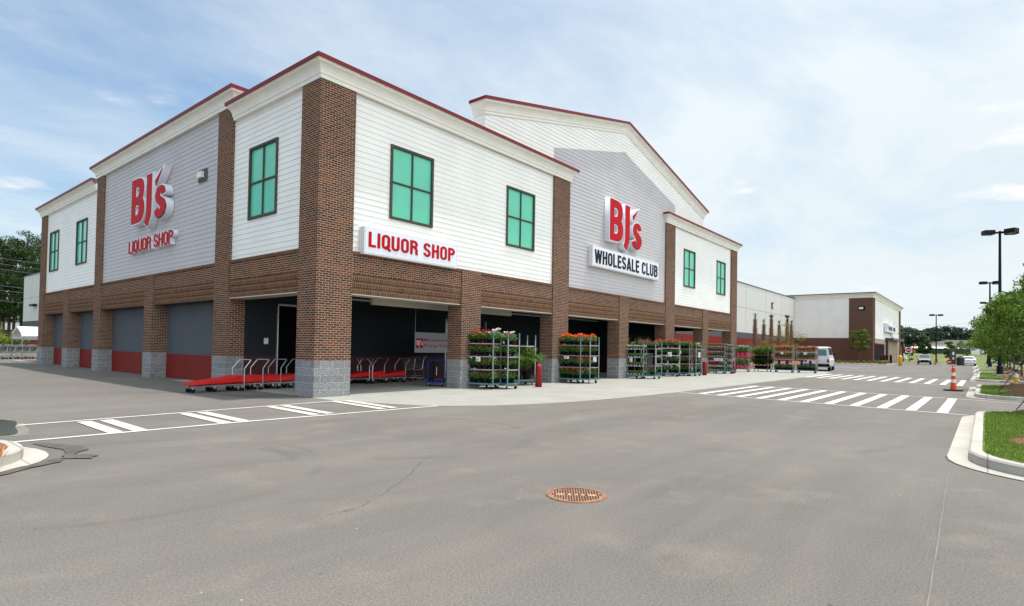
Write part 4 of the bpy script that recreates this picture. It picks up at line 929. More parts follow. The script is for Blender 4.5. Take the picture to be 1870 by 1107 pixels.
# T1 nearest pair
c, a = (6.73, -.38), 11
trolley(c, a, 'nearest plant trolley, stacked with red and white geraniums', (.22, .72, 1.20, 1.68))
for z_, nm in ((.22, 'bottom'), (.72, 'second lowest'), (1.20, 'second highest'), (1.68, 'top')):
    fill(c, a, z_, 'red or white potted geranium,', ['red', 'red', 'red', 'white'], f'on the {nm} shelf of the nearest trolley', pot='pot', sc=1.12)
card(c, a, -.05, 1.19, 'white price card on the nearest geranium trolley')
c, a = (7.45, -.75), -8
trolley(c, a, 'second plant trolley of geraniums, tucked right behind the nearest one', (.22, .72, 1.20, 1.62))
for z_, nm in ((.22, 'bottom'), (.72, 'second lowest'), (1.20, 'second highest'), (1.62, 'top')):
    fill(c, a, z_, 'red or white geranium,', ['red', 'red', 'white'], f'on the {nm} shelf of the second trolley', rows=2, n=3, sc=1.12)
# T2 palms
def frond(q, base, az, ln, droop, n=22, w=.16):
    b = Vector(base); d = Vector((math.cos(az), math.sin(az), 0)); pts = []
    for k in range(n+1):
        t_ = k/n; pts.append(b+d*(ln*t_*.62)+Vector((0, 0, ln*(1.5*t_-droop*t_*t_))))
    for k in range(2, n):
        p = pts[k]; tg = (pts[k+1]-pts[k-1]).normalized(); sd_ = tg.cross(Vector((0, 0, 1))).normalized(); L = w*math.sin(math.pi*(k/n)**.7)+.03
        for s_ in (-1, 1):
            e = p+sd_*s_*L+tg*L*.7+Vector((0, 0, -L*.35)); m_ = p.lerp(e, .5); o_ = tg*.0065
            q.poly([p-o_, m_-o_*1.2, e, m_+o_*1.2, p+o_])
    q.path(pts[::4]+[pts[-1]], .004, n=3)
def palm_mesh(nf=30, ln=1.0, droop=1.15):
    q = MB()
    for k in range(nf): frond(q, (0, 0, .22), k*2.399+random.uniform(-.2, .2), ln*random.uniform(.75, 1.1), droop*random.uniform(.6, 1.2))
    return q.mesh('fronds', MAT['palm_leaf'])
PMS = [palm_mesh() for _ in range(3)]; POTB = MB().lathe([(.11, 0), (.14, .24), (.15, .25)], n=12).mesh('pot', MAT['pot'])
PMD = []
def potted_palm(loc, label, grp=None, sc=1., dark=False):
    t = thing('potted_palm', label, 'palm', loc, random.uniform(0, 6), grp); t.scale = (sc,)*3; mobj('pot', POTB, t)
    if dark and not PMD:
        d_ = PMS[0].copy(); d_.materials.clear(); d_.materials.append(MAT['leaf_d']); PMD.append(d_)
    mobj('fronds', PMD[0] if dark else random.choice(PMS), t)
c, a = (9.6, .15), 75
trolley(c, a, 'nearly empty plant trolley holding tall feathery palms, left of the nearest bollard', (.22, 1.62))
for lx, ly, lb in ((0, -.45, 'feathery potted palm nearest the bollard on the palm trolley'), (0, 0, 'middle feathery potted palm on the palm trolley'), (0, .42, 'feathery potted palm at the rear of the palm trolley')):
    x, y = tw(c, a, lx, ly); potted_palm((x, y, .225), lb, 'palms on the palm trolley', 1.4)
# T3
c, a = (12.65, -.39), 7
trolley(c, a, 'trolley of orange and coral flowers before the third brick pillar', (.22, .72, 1.24, 1.70))
for z_, nm, cl in ((.22, 'bottom', ['orange', 'coral']), (.72, 'second lowest', ['coral', 'red', 'coral']), (1.24, 'second highest', ['orange', 'yellow', 'red']), (1.70, 'top', ['orange', 'orange', 'coral'])):
    fill(c, a, z_, 'bright flower in black pot,', cl, f'on the {nm} shelf of the orange flower trolley', sc=1.1)
card(c, a, 0, 1.22, 'white price card on the orange flower trolley', .26, .13)
c, a = (13.25, -.75), -12
trolley(c, a, 'narrow end of a second orange flower trolley right of the first', (.22, .72, 1.24, 1.70))
for z_, nm in ((.22, 'bottom'), (.72, 'second lowest'), (1.24, 'second highest'), (1.70, 'top')):
    fill(c, a, z_, 'coral or yellow flower,', ['coral', 'orange', 'yellow'], f'on the {nm} shelf of the second orange flower trolley', n=3, sc=1.1)
card(c, a, 0, 1.18, 'white price card on the end of the second orange flower trolley', .2, .2, face='E')
# T4 bright green trays
c, a = (19.01, -.23), 12
trolley(c, a, 'trolley of plain bright green bedding trays', (.22, .68, 1.14, 1.58))
for z_, nm in ((.22, 'bottom'), (.68, 'second lowest'), (1.14, 'second highest'), (1.58, 'top')):
    fill(c, a, z_, 'bright green seedling tray,', ['white'] if nm == 'top' else [None], f'on the {nm} shelf of the green bedding trolley', rows=1, n=3, lime=True, kind='tray')
    for k in (-.3, .15): pass
fill(c, a, 1.66, 'dark red flowering plant behind the seedlings', ['magenta', 'red'], 'on the very top of the green bedding trolley', rows=1, n=3, sc=.8)
card(c, a, .0, 1.12, 'curled white price card on the green bedding trolley', .16, .22)
c, a = (19.8, -.75), -10
trolley(c, a, 'slim trolley end with one red flower low down, right of the green bedding trolley', (.22, .70, 1.2, 1.62))
fill(c, a, .22, 'red flowering plant', ['red'], 'at the foot of the slim trolley right of the green bedding', n=2, rows=2)
fill(c, a, 1.62, 'dark red flowering plant', ['red', 'magenta'], 'on top of the slim trolley right of the green bedding', n=3, rows=2)
# T5
c, a = (23.2, -.35), 28
trolley(c, a, 'trolley with red flowers above and white flowers at its foot', (.22, .75, 1.25, 1.68))
for z_, nm, cl in ((.22, 'bottom', ['white']), (.75, 'second lowest', ['red', 'white']), (1.25, 'second highest', ['red', 'orange']), (1.68, 'top', ['red', 'coral'])):
    fill(c, a, z_, 'flowering plant,', cl, f'on the {nm} shelf of the red over white trolley', n=4, sc=1.1)
card(c, a, -.1, 1.45, 'tilted white price card on the red over white trolley', .22, .26)
# T6
c, a = (24.75, -.42), 8
trolley(c, a, 'trolley with magenta flowers on its middle shelf and red at its foot', (.22, .76, 1.22, 1.66))
for z_, nm, cl in ((.22, 'bottom', ['red']), (.76, 'second lowest', ['magenta', 'pink']), (1.22, 'second highest', [None]), (1.66, 'top', ['red', None])):
    fill(c, a, z_, 'potted plant,', cl, f'on the {nm} shelf of the magenta and red trolley', n=5, sc=1.1)
card(c, a, -.05, 1.55, 'white price card on the magenta and red trolley', .30, .20)
c, a = (25.5, -.75), -14
trolley(c, a, 'slim trolley end with orange and pink flowers behind the magenta and red trolley', (.22, .76, 1.22, 1.66))
for z_, nm, cl in ((.22, 'bottom', ['orange', 'red']), (.76, 'second lowest', ['pink']), (1.66, 'top', ['red'])): fill(c, a, z_, 'potted flower,', cl, f'on the {nm} shelf of the slim orange and pink trolley', n=3, rows=1)
card(c, a, 0, 1.45, 'long white card on the slim orange and pink trolley', .2, .3, face='E')
# T7 lime
c, a = (27.4, -.2), 0
trolley(c, a, 'narrow trolley of lime and pale flowers left of the second bollard', (.22, .62, 1.05, 1.62))
for z_, nm in ((.22, 'bottom'), (.62, 'second lowest'), (1.05, 'second highest'), (1.62, 'top')): fill(c, a, z_, 'pale lime plant,', ['yellow', 'white'], f'on the {nm} shelf of the lime trolley', n=2, rows=2, lime=True)
# spiky grasses standing behind T4-T6
def spiky():
    q = MB()
    for k in range(70):
        az = random.uniform(0, 6.28); ln = random.uniform(.5, .95); sp_ = random.uniform(.1, .5); d = Vector((math.cos(az)*sp_, math.sin(az)*sp_, 1)).normalized(); n_ = Vector((-math.sin(az), math.cos(az), 0))*.012
        b_ = Vector((0, 0, .2)); e_ = b_+d*ln; q.poly([b_-n_, b_+d*ln*.6-n_*.8, e_+Vector((0, 0, -.05*sp_)), b_+d*ln*.6+n_*.8, b_+n_])
    return q.mesh('grass_blades', MAT['palm_leaf'])
SPK = spiky()
for k, (x, y) in enumerate(((19.2, .9), (20.1, .7), (21.2, .5), (22.4, .6), (25.6, .6), (26.4, .5), (27.2, .55))):
    t = thing('ornamental_grass', 'spiky ornamental grass on a stand behind the %s trolley' % ('green bedding' if k < 4 else 'magenta and red'), 'plant', (x, y, 1.35), k, 'spiky grasses behind the trolleys')
    mobj('pot', POTB, t); mobj('grass_blades', SPK, t)
t = thing('plant_bench', 'dark plant stand behind the green bedding trolley', 'stand'); MB().box(18.9, 22.8, .35, 1.2, 1.30, 1.345).obj('bench_top', MAT['steel'], t)
for x in (18.95, 22.75): MB().box(x-.03, x+.03, .4, 1.15, 0, 1.3).obj('leg', MAT['steel'], t)
t = thing('plant_bench', 'dark plant stand behind the magenta and red trolley', 'stand'); MB().box(25.3, 27.6, .3, 1.0, 1.30, 1.345).obj('bench_top', MAT['steel'], t)
for x in (25.35, 27.55): MB().box(x-.03, x+.03, .35, .95, 0, 1.3).obj('leg', MAT['steel'], t)
# T8 tray trolley
c, a = (30.88, -.46), 4
trolley(c, a, 'tall trolley of many small flower trays topped by an orange row', (.22, .55, .86, 1.18, 1.50, 1.86))
for z_, nm, cl in ((.22, 'bottom', ['white', None]), (.55, 'fifth', [None, 'white']), (.86, 'fourth', ['rose', 'white']), (1.18, 'third', ['yellow', 'orange']), (1.50, 'second', ['magenta', 'red']), (1.86, 'top', ['orange'])):
    fill(c, a, z_, 'small flower tray,', cl, f'on the {nm} shelf of the tall tray trolley', rows=1, n=3, kind='tray')
card(c, a, -.1, 1.08, 'left one of two white cards on the tall tray trolley', .3, .2); card(c, a, -.42, 1.08, 'right one of two white cards on the tall tray trolley', .28, .2)
t = thing('price_sign', 'red lettered strip low on the tall tray trolley', 'price card', (*tw(c, a, -TW/2-.03, .1), .66), R(a-90)); MB().box(-.28, .28, -.002, .002, 0, .14).obj('card', MAT['pot'], t); MB().box(-.24, .24, -.004, -.002, .03, .11).obj('red_print', MAT['letter_red'], t)
c, a = (31.55, -.75), 2
trolley(c, a, 'slim end of another tray trolley between the tall tray trolley and third bollard', (.22, .6, 1.0, 1.4, 1.8))
for z_, nm in ((.22, 'bottom'), (.6, 'fourth'), (1.0, 'third'), (1.4, 'second'), (1.8, 'top')): fill(c, a, z_, 'mixed flower tray,', ['purple', 'white', 'orange'], f'on the {nm} shelf of the slim tray trolley', rows=1, n=2, kind='tray')
# T9 pink pots
c, a = (36.6, -.30), 2
trolley(c, a, 'trolley of bushy white flowers in bright pink pots', (.22, 1.22,))
BUSH = [MB().quads(quad_cloud((0, 0, .52), (.22, .22, .34), 620, .034)).mesh('foliage', MAT['leaf_plant']) for _ in range(2)]
BUF = MB().quads(np.concatenate([quad_cloud((rng.uniform(-.18, .18), rng.uniform(-.18, .18), rng.uniform(.35, .82)), (.02, .02, .02), 8, .02, .9) for _ in range(34)])).mesh('flowers', MAT['fl_white'])
BP = MB().lathe([(.10, 0), (.135, .22), (.14, .23)], n=12).mesh('pot', MAT['pot_pink'])
for z_, nm in ((.22, 'lower'), (1.22, 'upper')):
    for j_ in range(4):
        for i_ in range(2):
            x, y = tw(c, a, (i_-.5)*.27, -TL/2+TL*(j_+.5)/4); t = thing('potted_shrub', f'bushy white flowered shrub in a pink pot on the {nm} shelf', 'potted plant', (x, y, z_+.005), random.uniform(0, 6), f'pink potted shrubs, {nm} shelf')
            mobj('pot', BP, t); mobj('foliage', random.choice(BUSH), t); mobj('flowers', BUF, t)
# T10 dark palms
c, a = (39.2, -1.2), -20
trolley(c, a, 'dark trolley crowded with low leafy palms, between pink pots and low tables', (.22, 1.0))
for z_ in (.225, 1.005):
    for j_ in range(8):
        x, y = tw(c, a, (j_ % 2-.5)*.26, -.5+(j_//2)*.33); potted_palm((x, y, z_), 'dark bushy palm on the %s shelf of the dark palm trolley' % ('lower' if z_ < .5 else 'upper'), 'palms on the dark palm trolley', 1.0, z_ < .5)
# T11, T12 low flower trolleys with blue pots
for c, a, nm, top in (((38.74, -2.93), 2, 'left', 'pink'), ((39.53, -4.36), 1, 'right', 'rose')):
    trolley(c, a, f'{nm} one of two open trolleys with {top} blooms on top and blue handles inside', (.22, 1.02, 1.60))
    for z_, sn, cl in ((.22, 'bottom', [None, 'rose']), (1.02, 'middle', ['magenta', None, 'rose']), (1.60, 'top', ['pink', 'rose', 'coral'])):
        fill(c, a, z_, 'low blooming plant,', cl, f'on the {sn} shelf of the {nm} open trolley', n=6, rows=2, pot='pot_orange' if sn != 'bottom' else 'pot')
    for ly, s_ in ((.35, 'left'), (-.25, 'right')):
        x, y = tw(c, a, -.1, ly); o = MB().box(-.05, .05, -.09, .09, 0, .36).obj('blue_post', MAT['cart_blue'], bevel=.01); o.location = (x, y, .60); tag(o, f'{s_} blue upright inside the {nm} open trolley', 'post')
    card(c, a, .1, 1.58, f'small white card on the {nm} open trolley', .18, .18)

# ================================================================ PLATFORM CARTS
def cart_proto():
    t = thing('platform_cart', 'front platform cart of the outdoor nested row, lowest red deck', 'platform cart', (0, 0, 0), 0, 'nested red platform carts by the corner pillar')
    # deck along +x, low at x=0, rising to the handle end
    L_ = 1.62; z0, z1 = .23, .44
    d = MB(); d.loft([[(0, -.24, z0), (0, .24, z0), (0, .24, z0+.06), (0, -.24, z0+.06)], [(.35, -.29, z0+.02), (.35, .29, z0+.02), (.35, .29, z0+.115), (.35, -.29, z0+.115)], [(L_, -.36, z1-.14), (L_, .36, z1-.14), (L_, .36, z1+.06), (L_, -.36, z1+.06)]])
    d.obj('deck', MAT['cart_red'], t, bevel=.01)
    f = MB(); f.path([(.1, -.15, .19), (1.58, -.33, .22)], .016); f.path([(.1, .15, .19), (1.58, .33, .22)], .016); f.path([(1.56, -.34, .22), (1.56, .34, .22)], .016); f.path([(.8, -.23, .2), (.8, .23, .2)], .014); f.obj('chassis', MAT['steel'], t)
    h = MB(); h.path([(1.62, -.36, .15), (1.62, -.36, .72), (1.84, -.34, .985), (1.86, -.30, 1.0), (1.86, .30, 1.0), (1.84, .34, .985), (1.62, .36, .72), (1.62, .36, .15)], .017, n=8); h.obj('handle', MAT['chrome'], t)
    for x, y in ((.12, -.13), (.12, .13), (.75, -.2), (.75, .2), (1.56, -.33), (1.56, .33)):
        c_ = MB().box(x-.03, x+.03, y-.028, y+.028, .11, .19).obj('caster', MAT['steel'], t); MB().tube((x, y-.02, .075), (x, y+.02, .075), .075, n=16).obj('wheel', MAT['rubber'], c_)
    return t
pc = cart_proto(); pc.location = (-1.98, 3.72, 0); pc.rotation_euler.z = R(4)
lbs = ['second platform cart of the outdoor nested row', 'third platform cart of the outdoor nested row', 'fourth platform cart of the outdoor nested row, partly behind the corner pillar', 'last platform cart of the outdoor nested row, mostly behind the corner pillar']
for k, lb in enumerate(lbs): dup(pc, (-1.98+.66*(k+1), 3.72+.05*(k+1), .0), R(4+random.uniform(-1.5, 1.5)), lb)
for (x, y, a, lb) in ((3.3, 4.25, 4, 'red platform cart in the dark porch, nearest the corner pillar'), (4.3, 4.6, 3, 'red platform cart second from the left inside the porch'), (5.0, 4.2, -2, 'red platform cart with facing handles in the middle of the porch'), (6.6, 4.3, 182, 'rightmost red platform cart inside the dark porch')):
    o = dup(pc, (x, y, .004), R(a), lb); o['group'] = 'red platform carts inside the porch'
# blue panel cart
t = thing('blue_cart', 'blue tube framed cart with dark sides standing at the second brick pillar', 'cart', (6.15, 1.45, .004), R(44))
f = MB()
for y in (-.3, .3):
    f.path([(-.3, y, .16), (-.26, y, .98), (-.2, y, 1.03), (.4, y, 1.03), (.5, y, .98), (.56, y, .16)], .02)
for x in (-.05, .12, .3): f.path([(x, -.3, .16), (x, -.3, 1.03)], .013)
f.path([(-.26, -.3, 1.0), (-.26, .3, 1.0)], .02); f.path([(.5, -.3, 1.0), (.5, .3, 1.0)], .02); f.obj('frame', MAT['cart_blue'], t)
MB().box(-.33, .58, -.33, .33, .13, .2).obj('deck', MAT['cart_blue'], t); MB().box(-.22, .48, .1, .26, .2, .98).obj('side_panel', MAT['pot'], t)
MB().box(.0, .24, -.03, -.01, .42, .74).obj('label_panel', MAT['paper'], t)
place(curve_mesh('text', 'B', .004, .03), 'lettering', MF(.05, -.035, .46), MAT['letter_red'], t, (.14, .24))
for x in (-.25, .5):
    for y in (-.25, .25): c_ = MB().box(x-.03, x+.03, y-.02, y+.02, .08, .13).obj('caster', MAT['steel'], t); MB().tube((x, y-.018, .055), (x, y+.018, .055), .055, n=12).obj('wheel', MAT['rubber'], c_)
# shopping carts
def basket_mesh():
    q = MB(); top = [(-.05, -.28), (.85, -.22), (.85, .22), (-.05, .28)]; bot = [(.05, -.22), (.78, -.17), (.78, .17), (.05, .22)]
    zt, zb = .98, .58
    def P(s_, t_, lv): 
        a_ = (top, bot); A_ = [Vector((*top[i], zt+(.06 if i in (0, 3) else -.04))) for i in range(4)]; B_ = [Vector((*bot[i], zb)) for i in range(4)]
        a0 = A_[s_].lerp(A_[(s_+1) % 4], t_); b0 = B_[s_].lerp(B_[(s_+1) % 4], t_); return a0.lerp(b0, lv)
    for s_ in range(4):
        for k in range(9): q.tube(P(s_, k/9, 0), P(s_, k/9, 1), .0045, n=3, cap=False)
        for k in range(5): q.tube(P(s_, 0, k/4), P(s_, 1, k/4), .006 if k else .011, n=3, cap=False)
    for k in range(7): t_ = k/6; q.tube(P(0, t_, 1), P(2, 1-t_, 1), .0045, n=3, cap=False)
    return q.mesh('basket', MAT['wire'])
SB = basket_mesh()
fr_ = MB()
for y in (-.24, .24): fr_.path([(-.12, y, 1.08), (.02, y, .95), (.10, y, .52), (-.02, y, .20), (.02, y, .12), (.80, y*.8, .16), (.84, y*.8, .12)], .013, n=5)
fr_.path([(.1, -.24, .52), (.7, -.2, .50)], .011, n=4); fr_.path([(.1, .24, .52), (.7, .2, .50)], .011, n=4); FRM = fr_.mesh('frame', MAT['chrome'])
HND = MB().tube((-.13, -.27, 1.08), (-.13, .27, 1.08), .016, n=8).mesh('handle', MAT['steel']); SEAT = MB().box(-.02, .0, -.16, .16, .72, .90).mesh('child_seat', MAT['porch_red'])
LTR = MB().box(.1, .78, -.2, .2, .22, .235).mesh('lower_rack', MAT['steel'])
CWH = MB().tube((0, -.012, .06), (0, .012, .06), .06, n=10).mesh('wheel', MAT['rubber'])
def shop_cart(loc, rz, label, grp):
    t = thing('shopping_cart', label, 'shopping cart', loc, rz, grp)
    mobj('basket', SB, t); mobj('frame', FRM, t); mobj('handle', HND, t); mobj('child_seat', SEAT, t); mobj('lower_rack', LTR, t)
    for x, y in ((.02, -.22), (.02, .22), (.82, -.18), (.82, .18)): mobj('wheel', CWH, t, (x, y, 0))
    return t
A_ = Vector((2.6, 43.3)); B_ = Vector((-1.8, 41.0)); L_ = (B_-A_)
for k in range(10):
    p = A_+L_*(k/9); shop_cart((p.x, p.y, 0), math.atan2(L_.y, L_.x)+math.pi*0+random.uniform(-.04, .04), 'steel wire shopping cart nested in the front row at the far left', 'nested shopping carts, front row')
for k in range(7):
    p = A_+L_*(k/6)+Vector((-.5, 1.3)); shop_cart((p.x, p.y, 0), math.atan2(L_.y, L_.x), 'steel wire shopping cart nested in the rear row at the far left', 'nested shopping carts, rear row')
shop_cart((16.4, 1.6, .004), 2.0, 'lone wire shopping cart in the dark opening behind the orange flowers', None)
shop_cart((8.1, 4.6, .004), 3.3, 'lone wire shopping cart in the porch under the banner', None)
# cart shelter
t = thing('cart_shelter', 'white metal arched cart shelter over the shopping carts at the far left', 'shelter', (1.75, 47.6, 0), R(2))
prof = [(-1.5, 1.55), (-1.47, 1.85), (-1.3, 2.1), (-.5, 2.42), (0, 2.6), (.5, 2.42), (1.3, 2.1), (1.47, 1.85), (1.5, 1.55)]
q = MB(); q.loft([[(x, y, z_) for y, z_ in prof] for x in (0, 6.5)], closed=False, caps=False); q.loft([[(x, y*.985, z_-.05) for y, z_ in prof] for x in (0, 6.5)], closed=False, caps=False)
q.loft([[(0, y, z_) for y, z_ in prof], [(0, y*.97, z_-.12) for y, z_ in prof]], closed=False, caps=False)
q.obj('roof', mat('white_sheet', (.78, .79, .80), .35), t)
q = MB()
for k in range(6): q.box(0, 6.5, -1.53, -1.50, 1.58+k*.045, 1.59+k*.045)
q.obj('roof_rib', MAT['steel'], t)
for x in (.05, 6.4):
    for y in (-1.47, 1.47): MB().box(x-.04, x+.04, y-.04, y+.04, 0, 1.6).obj('leg', MAT['steel'], t)

# ================================================================ VEHICLES
def car(label, loc, rz, paint, kind='sedan', name='car', rear_plate=True):
    """length along +x (front at +x). kinds share one lofting scheme."""
    t = thing(name, label, {'van': 'van', 'truck': 'pickup truck', 'suv': 'car', 'sedan': 'car'}[kind], loc, rz)
    pm = mat('paint_'+kind, paint, .28, spec=.6)
    if kind == 'van': L_, Wd, sec = 5.4, 1.0, [(0, .38, 1.02, .97), (.12, .34, 1.08, 1.0), (3.9, .34, 1.10, 1.0), (4.7, .36, 1.12, .97), (5.2, .4, 1.0, .90), (5.4, .45, .85, .82)]
    elif kind == 'truck': L_, Wd, sec = 5.6, .98, [(0, .5, 1.08, .93), (.1, .42, 1.15, .97), (3.9, .4, 1.15, .98), (5.2, .42, 1.12, .95), (5.6, .5, .95, .88)]
    elif kind == 'suv': L_, Wd, sec = 4.5, .92, [(0, .45, .95, .84), (.15, .34, 1.05, .91), (3.3, .3, 1.05, .92), (4.2, .34, .95, .88), (4.5, .42, .75, .78)]
    else: L_, Wd, sec = 4.8, .92, [(0, .42, .95, .84), (.15, .30, 1.02, .90), (1.0, .28, 1.0, .92), (3.4, .28, .95, .92), (4.4, .32, .82, .86), (4.8, .40, .68, .76)]
    rings = []
    for x, zb, zt, w_ in sec: rings.append([(x, -w_*.93, zb), (x, -w_, zb+.18), (x, -w_, zt-.12), (x, -w_*.93, zt), (x, w_*.93, zt), (x, w_, zt-.12), (x, w_, zb+.18), (x, w_*.93, zb)])
    MB().loft(rings).obj('body', pm, t, smooth=False, bevel=.03)
    top = {'van': [(.02, 1.0, .95, .95), (.10, 2.02, .80, .80), (.5, 2.10, .80, .80), (3.3, 2.10, .80, .80), (4.5, 1.1, .90, .90)],
           'truck': [(2.0, 1.12, .90, .9), (2.15, 1.78, .72, .7), (3.3, 1.80, .72, .7), (4.1, 1.12, .88, .88)],
           'suv': [(.02, 1.0, .86, .86), (.35, 1.52, .68, .66), (.8, 1.62, .68, .66), (2.3, 1.60, .68, .66), (3.25, 1.02, .84, .84)],
           'sedan': [(.75, 1.0, .86, .86), (1.35, 1.40, .62, .62), (2.6, 1.43, .62, .62), (3.5, .95, .84, .84)]}[kind]
    zb = sec[1][2]-.06
    xs = [top[0][0]]+[p[0] for p in top[1:-1]]+[top[-1][0]]
    outl = [(p[0], p[1]) for p in top]                        # greenhouse side profile
    base_w = top[0][2]; roof_w = top[1][2]
    def gh(scale_w, zlo, m_, nm, inset=0., par=None):
        q = MB(); n = len(outl); i0 = 0
        def wz(z_): tt = (z_-zb)/(max(p[1] for p in outl)-zb); return lerp(base_w, roof_w, max(0, min(1, tt)))*scale_w
        L = [(x, -wz(z_), z_) for x, z_ in outl]; Rr = [(x, wz(z_), z_) for x, z_ in outl]
        q.loft([L, Rr], closed=True); return q.obj(nm, m_, par or t, bevel=.02 if m_ is pm else 0)
    cab = gh(1., zb, pm, 'cabin')
    # windows: side panels, rear and front glass slightly proud
    zt = max(p[1] for p in outl); zl, zh = zb+.10+(.28 if kind == 'van' else 0), zt-.10
    def wz(z_): tt = (z_-zb)/(zt-zb); return lerp(base_w, roof_w, tt)+.008
    def xr(z_): (xa, za), (xb, zb_) = outl[0], outl[1]; return lerp(xa, xb, max(0, min(1, (z_-za)/(zb_-za))))
    def xf(z_): (xa, za), (xb, zb_) = outl[-1], outl[-2]; return lerp(xa, xb, max(0, min(1, (z_-za)/(zb_-za))))
    def xrear(z_):
        for (xa, za), (xb, zb_) in zip(outl, outl[1:]):
            if zb_ > za and za <= z_ <= zb_: return lerp(xa, xb, (z_-za)/(zb_-za))
        return outl[1][0]
    for s_ in (-1, 1):
        for a_, b_ in ((.10, .48), (.52, .90)) if kind != 'van' else ((.02, .30), (.34, .60), (.64, .97)):
            q = MB(); lo = xrear(zl)+.12; hi = xf(zl)-.12; lo2 = xrear(zh)+.15; hi2 = xf(zh)-.1
            q.poly([(lerp(lo, hi, a_), s_*wz(zl), zl), (lerp(lo, hi, b_), s_*wz(zl), zl), (lerp(lo2, hi2, b_), s_*wz(zh), zh), (lerp(lo2, hi2, a_), s_*wz(zh), zh)]); q.obj('side_window', MAT['glass'], cab)
    if kind == 'van':
        for s_ in (-1, 1):
            xx = lambda z_: xrear(z_)-.012
            q = MB(); y0, y1 = (.07, .74); q.poly([(xx(1.32), s_*y0, 1.32), (xx(1.32), s_*y1, 1.32), (xx(1.86), s_*(y1-.04), 1.86), (xx(1.86), s_*y0, 1.86)]); q.obj('rear_window', MAT['green_glass'], cab)
        MB().box(-.02, .02, -.006, .006, .6, 1.95).obj('door_seam', MAT['rubber'], t)
    else:
        q = MB(); q.poly([(xrear(zl)-.012, -wz(zl)+.12, zl), (xrear(zl)-.012, wz(zl)-.12, zl), (xrear(zh)-.012, wz(zh)-.12, zh), (xrear(zh)-.012, -wz(zh)+.12, zh)]); q.obj('rear_window', MAT['glass'], cab)
    q = MB(); q.poly([(xf(zl)+.012, -wz(zl)+.1, zl), (xf(zl)+.012, wz(zl)-.1, zl), (xf(zh)+.012, wz(zh)-.1, zh), (xf(zh)+.012, -wz(zh)+.1, zh)]); q.obj('windscreen', MAT['glass'], cab)
    rw = .36 if kind in ('van', 'truck', 'suv') else .33
    for x in (L_*.19, L_*.80):
        for s_ in (-1, 1):
            w_ = MB().tube((x, s_*(Wd-.24), rw), (x, s_*(Wd-.01), rw), rw, n=20).obj('wheel', MAT['rubber'], t); MB().tube((x, s_*(Wd-.012), rw), (x, s_*(Wd+.005), rw), rw*.58, n=12).obj('rim', MAT['steel'], w_)
    bw_ = sec[0][3]
    MB().box(-.10, .08, -bw_, bw_, .38, .62).obj('rear_bumper', MAT['rubber'] if kind in ('van', 'truck') else pm, t)
    MB().box(L_-.08, L_+.06, -sec[-1][3], sec[-1][3], .32, .55).obj('front_bumper', MAT['rubber'] if kind != 'sedan' else pm, t)
    MB().box(L_-.02, L_+.03, -.42, .42, .56, .72).obj('grille', MAT['black'], t)
    for s_ in (-1, 1):
        zt_ = sec[1][2]; MB().box(-.03, .06, s_*(bw_-.02), s_*(bw_-.20), zt_-.33, zt_-.05 if kind != 'sedan' else zt_-.18).obj('tail_light', MAT['lens_red'], t)
        MB().box(L_-.16, L_-.0, s_*(sec[-1][3]-.02), s_*(sec[-1][3]-.28), sec[-1][2]-.14, sec[-1][2]-.02).obj('headlight', MAT['lens'], t)
        MB().box(xf(zl)-.25, xf(zl)-.10, s_*(wz(zl)+.02), s_*(wz(zl)+.20), zl, zl+.14).obj('wing_mirror', MAT['black'] if kind == 'van' else pm, t)
    MB().box(-.045, 0, -.24, .24, .86 if kind == 'van' else .68, 1.0 if kind == 'van' else .80).obj('number_plate', MAT['plate'], t)
    if kind == 'truck':
        MB().box(.15, 1.9, -.78, .78, 1.12, 1.17).obj('load_bed', MAT['black'], t)
    return t
car('white delivery van seen from behind, parked behind the open flower trolleys', (45.9, -3.75, 0), R(6), (.62, .63, .64), 'van', 'van')
car('grey crossover car driving towards the viewer near the far shop', (107.5, -7.2, 0), R(184), (.13, .15, .17), 'suv')
car('white sedan seen from behind, driving away by the far islands', (103.5, -13.0, 0), R(1.5), (.74, .75, .76), 'sedan')
car('dark car parked beyond the white sedan', (122, -18.5, 0), R(200), (.03, .03, .035), 'sedan')
car('silver car half hidden by the leafy trees beyond the sedan', (118, -20.5, 0), R(95), (.45, .47, .52), 'suv')
car('dark red pickup truck parked behind the tree trunks at the right', (60.5, -19.3, 0), R(2), (.22, .012, .015), 'truck', 'pickup_truck')
car('red car parked far behind the tree trunks', (100, -23.5, 0), R(270), (.35, .01, .015), 'sedan')
car('white car parked past the far shop near the red and white road sign', (150, -1.0, .1), R(85), (.7, .7, .7), 'suv')

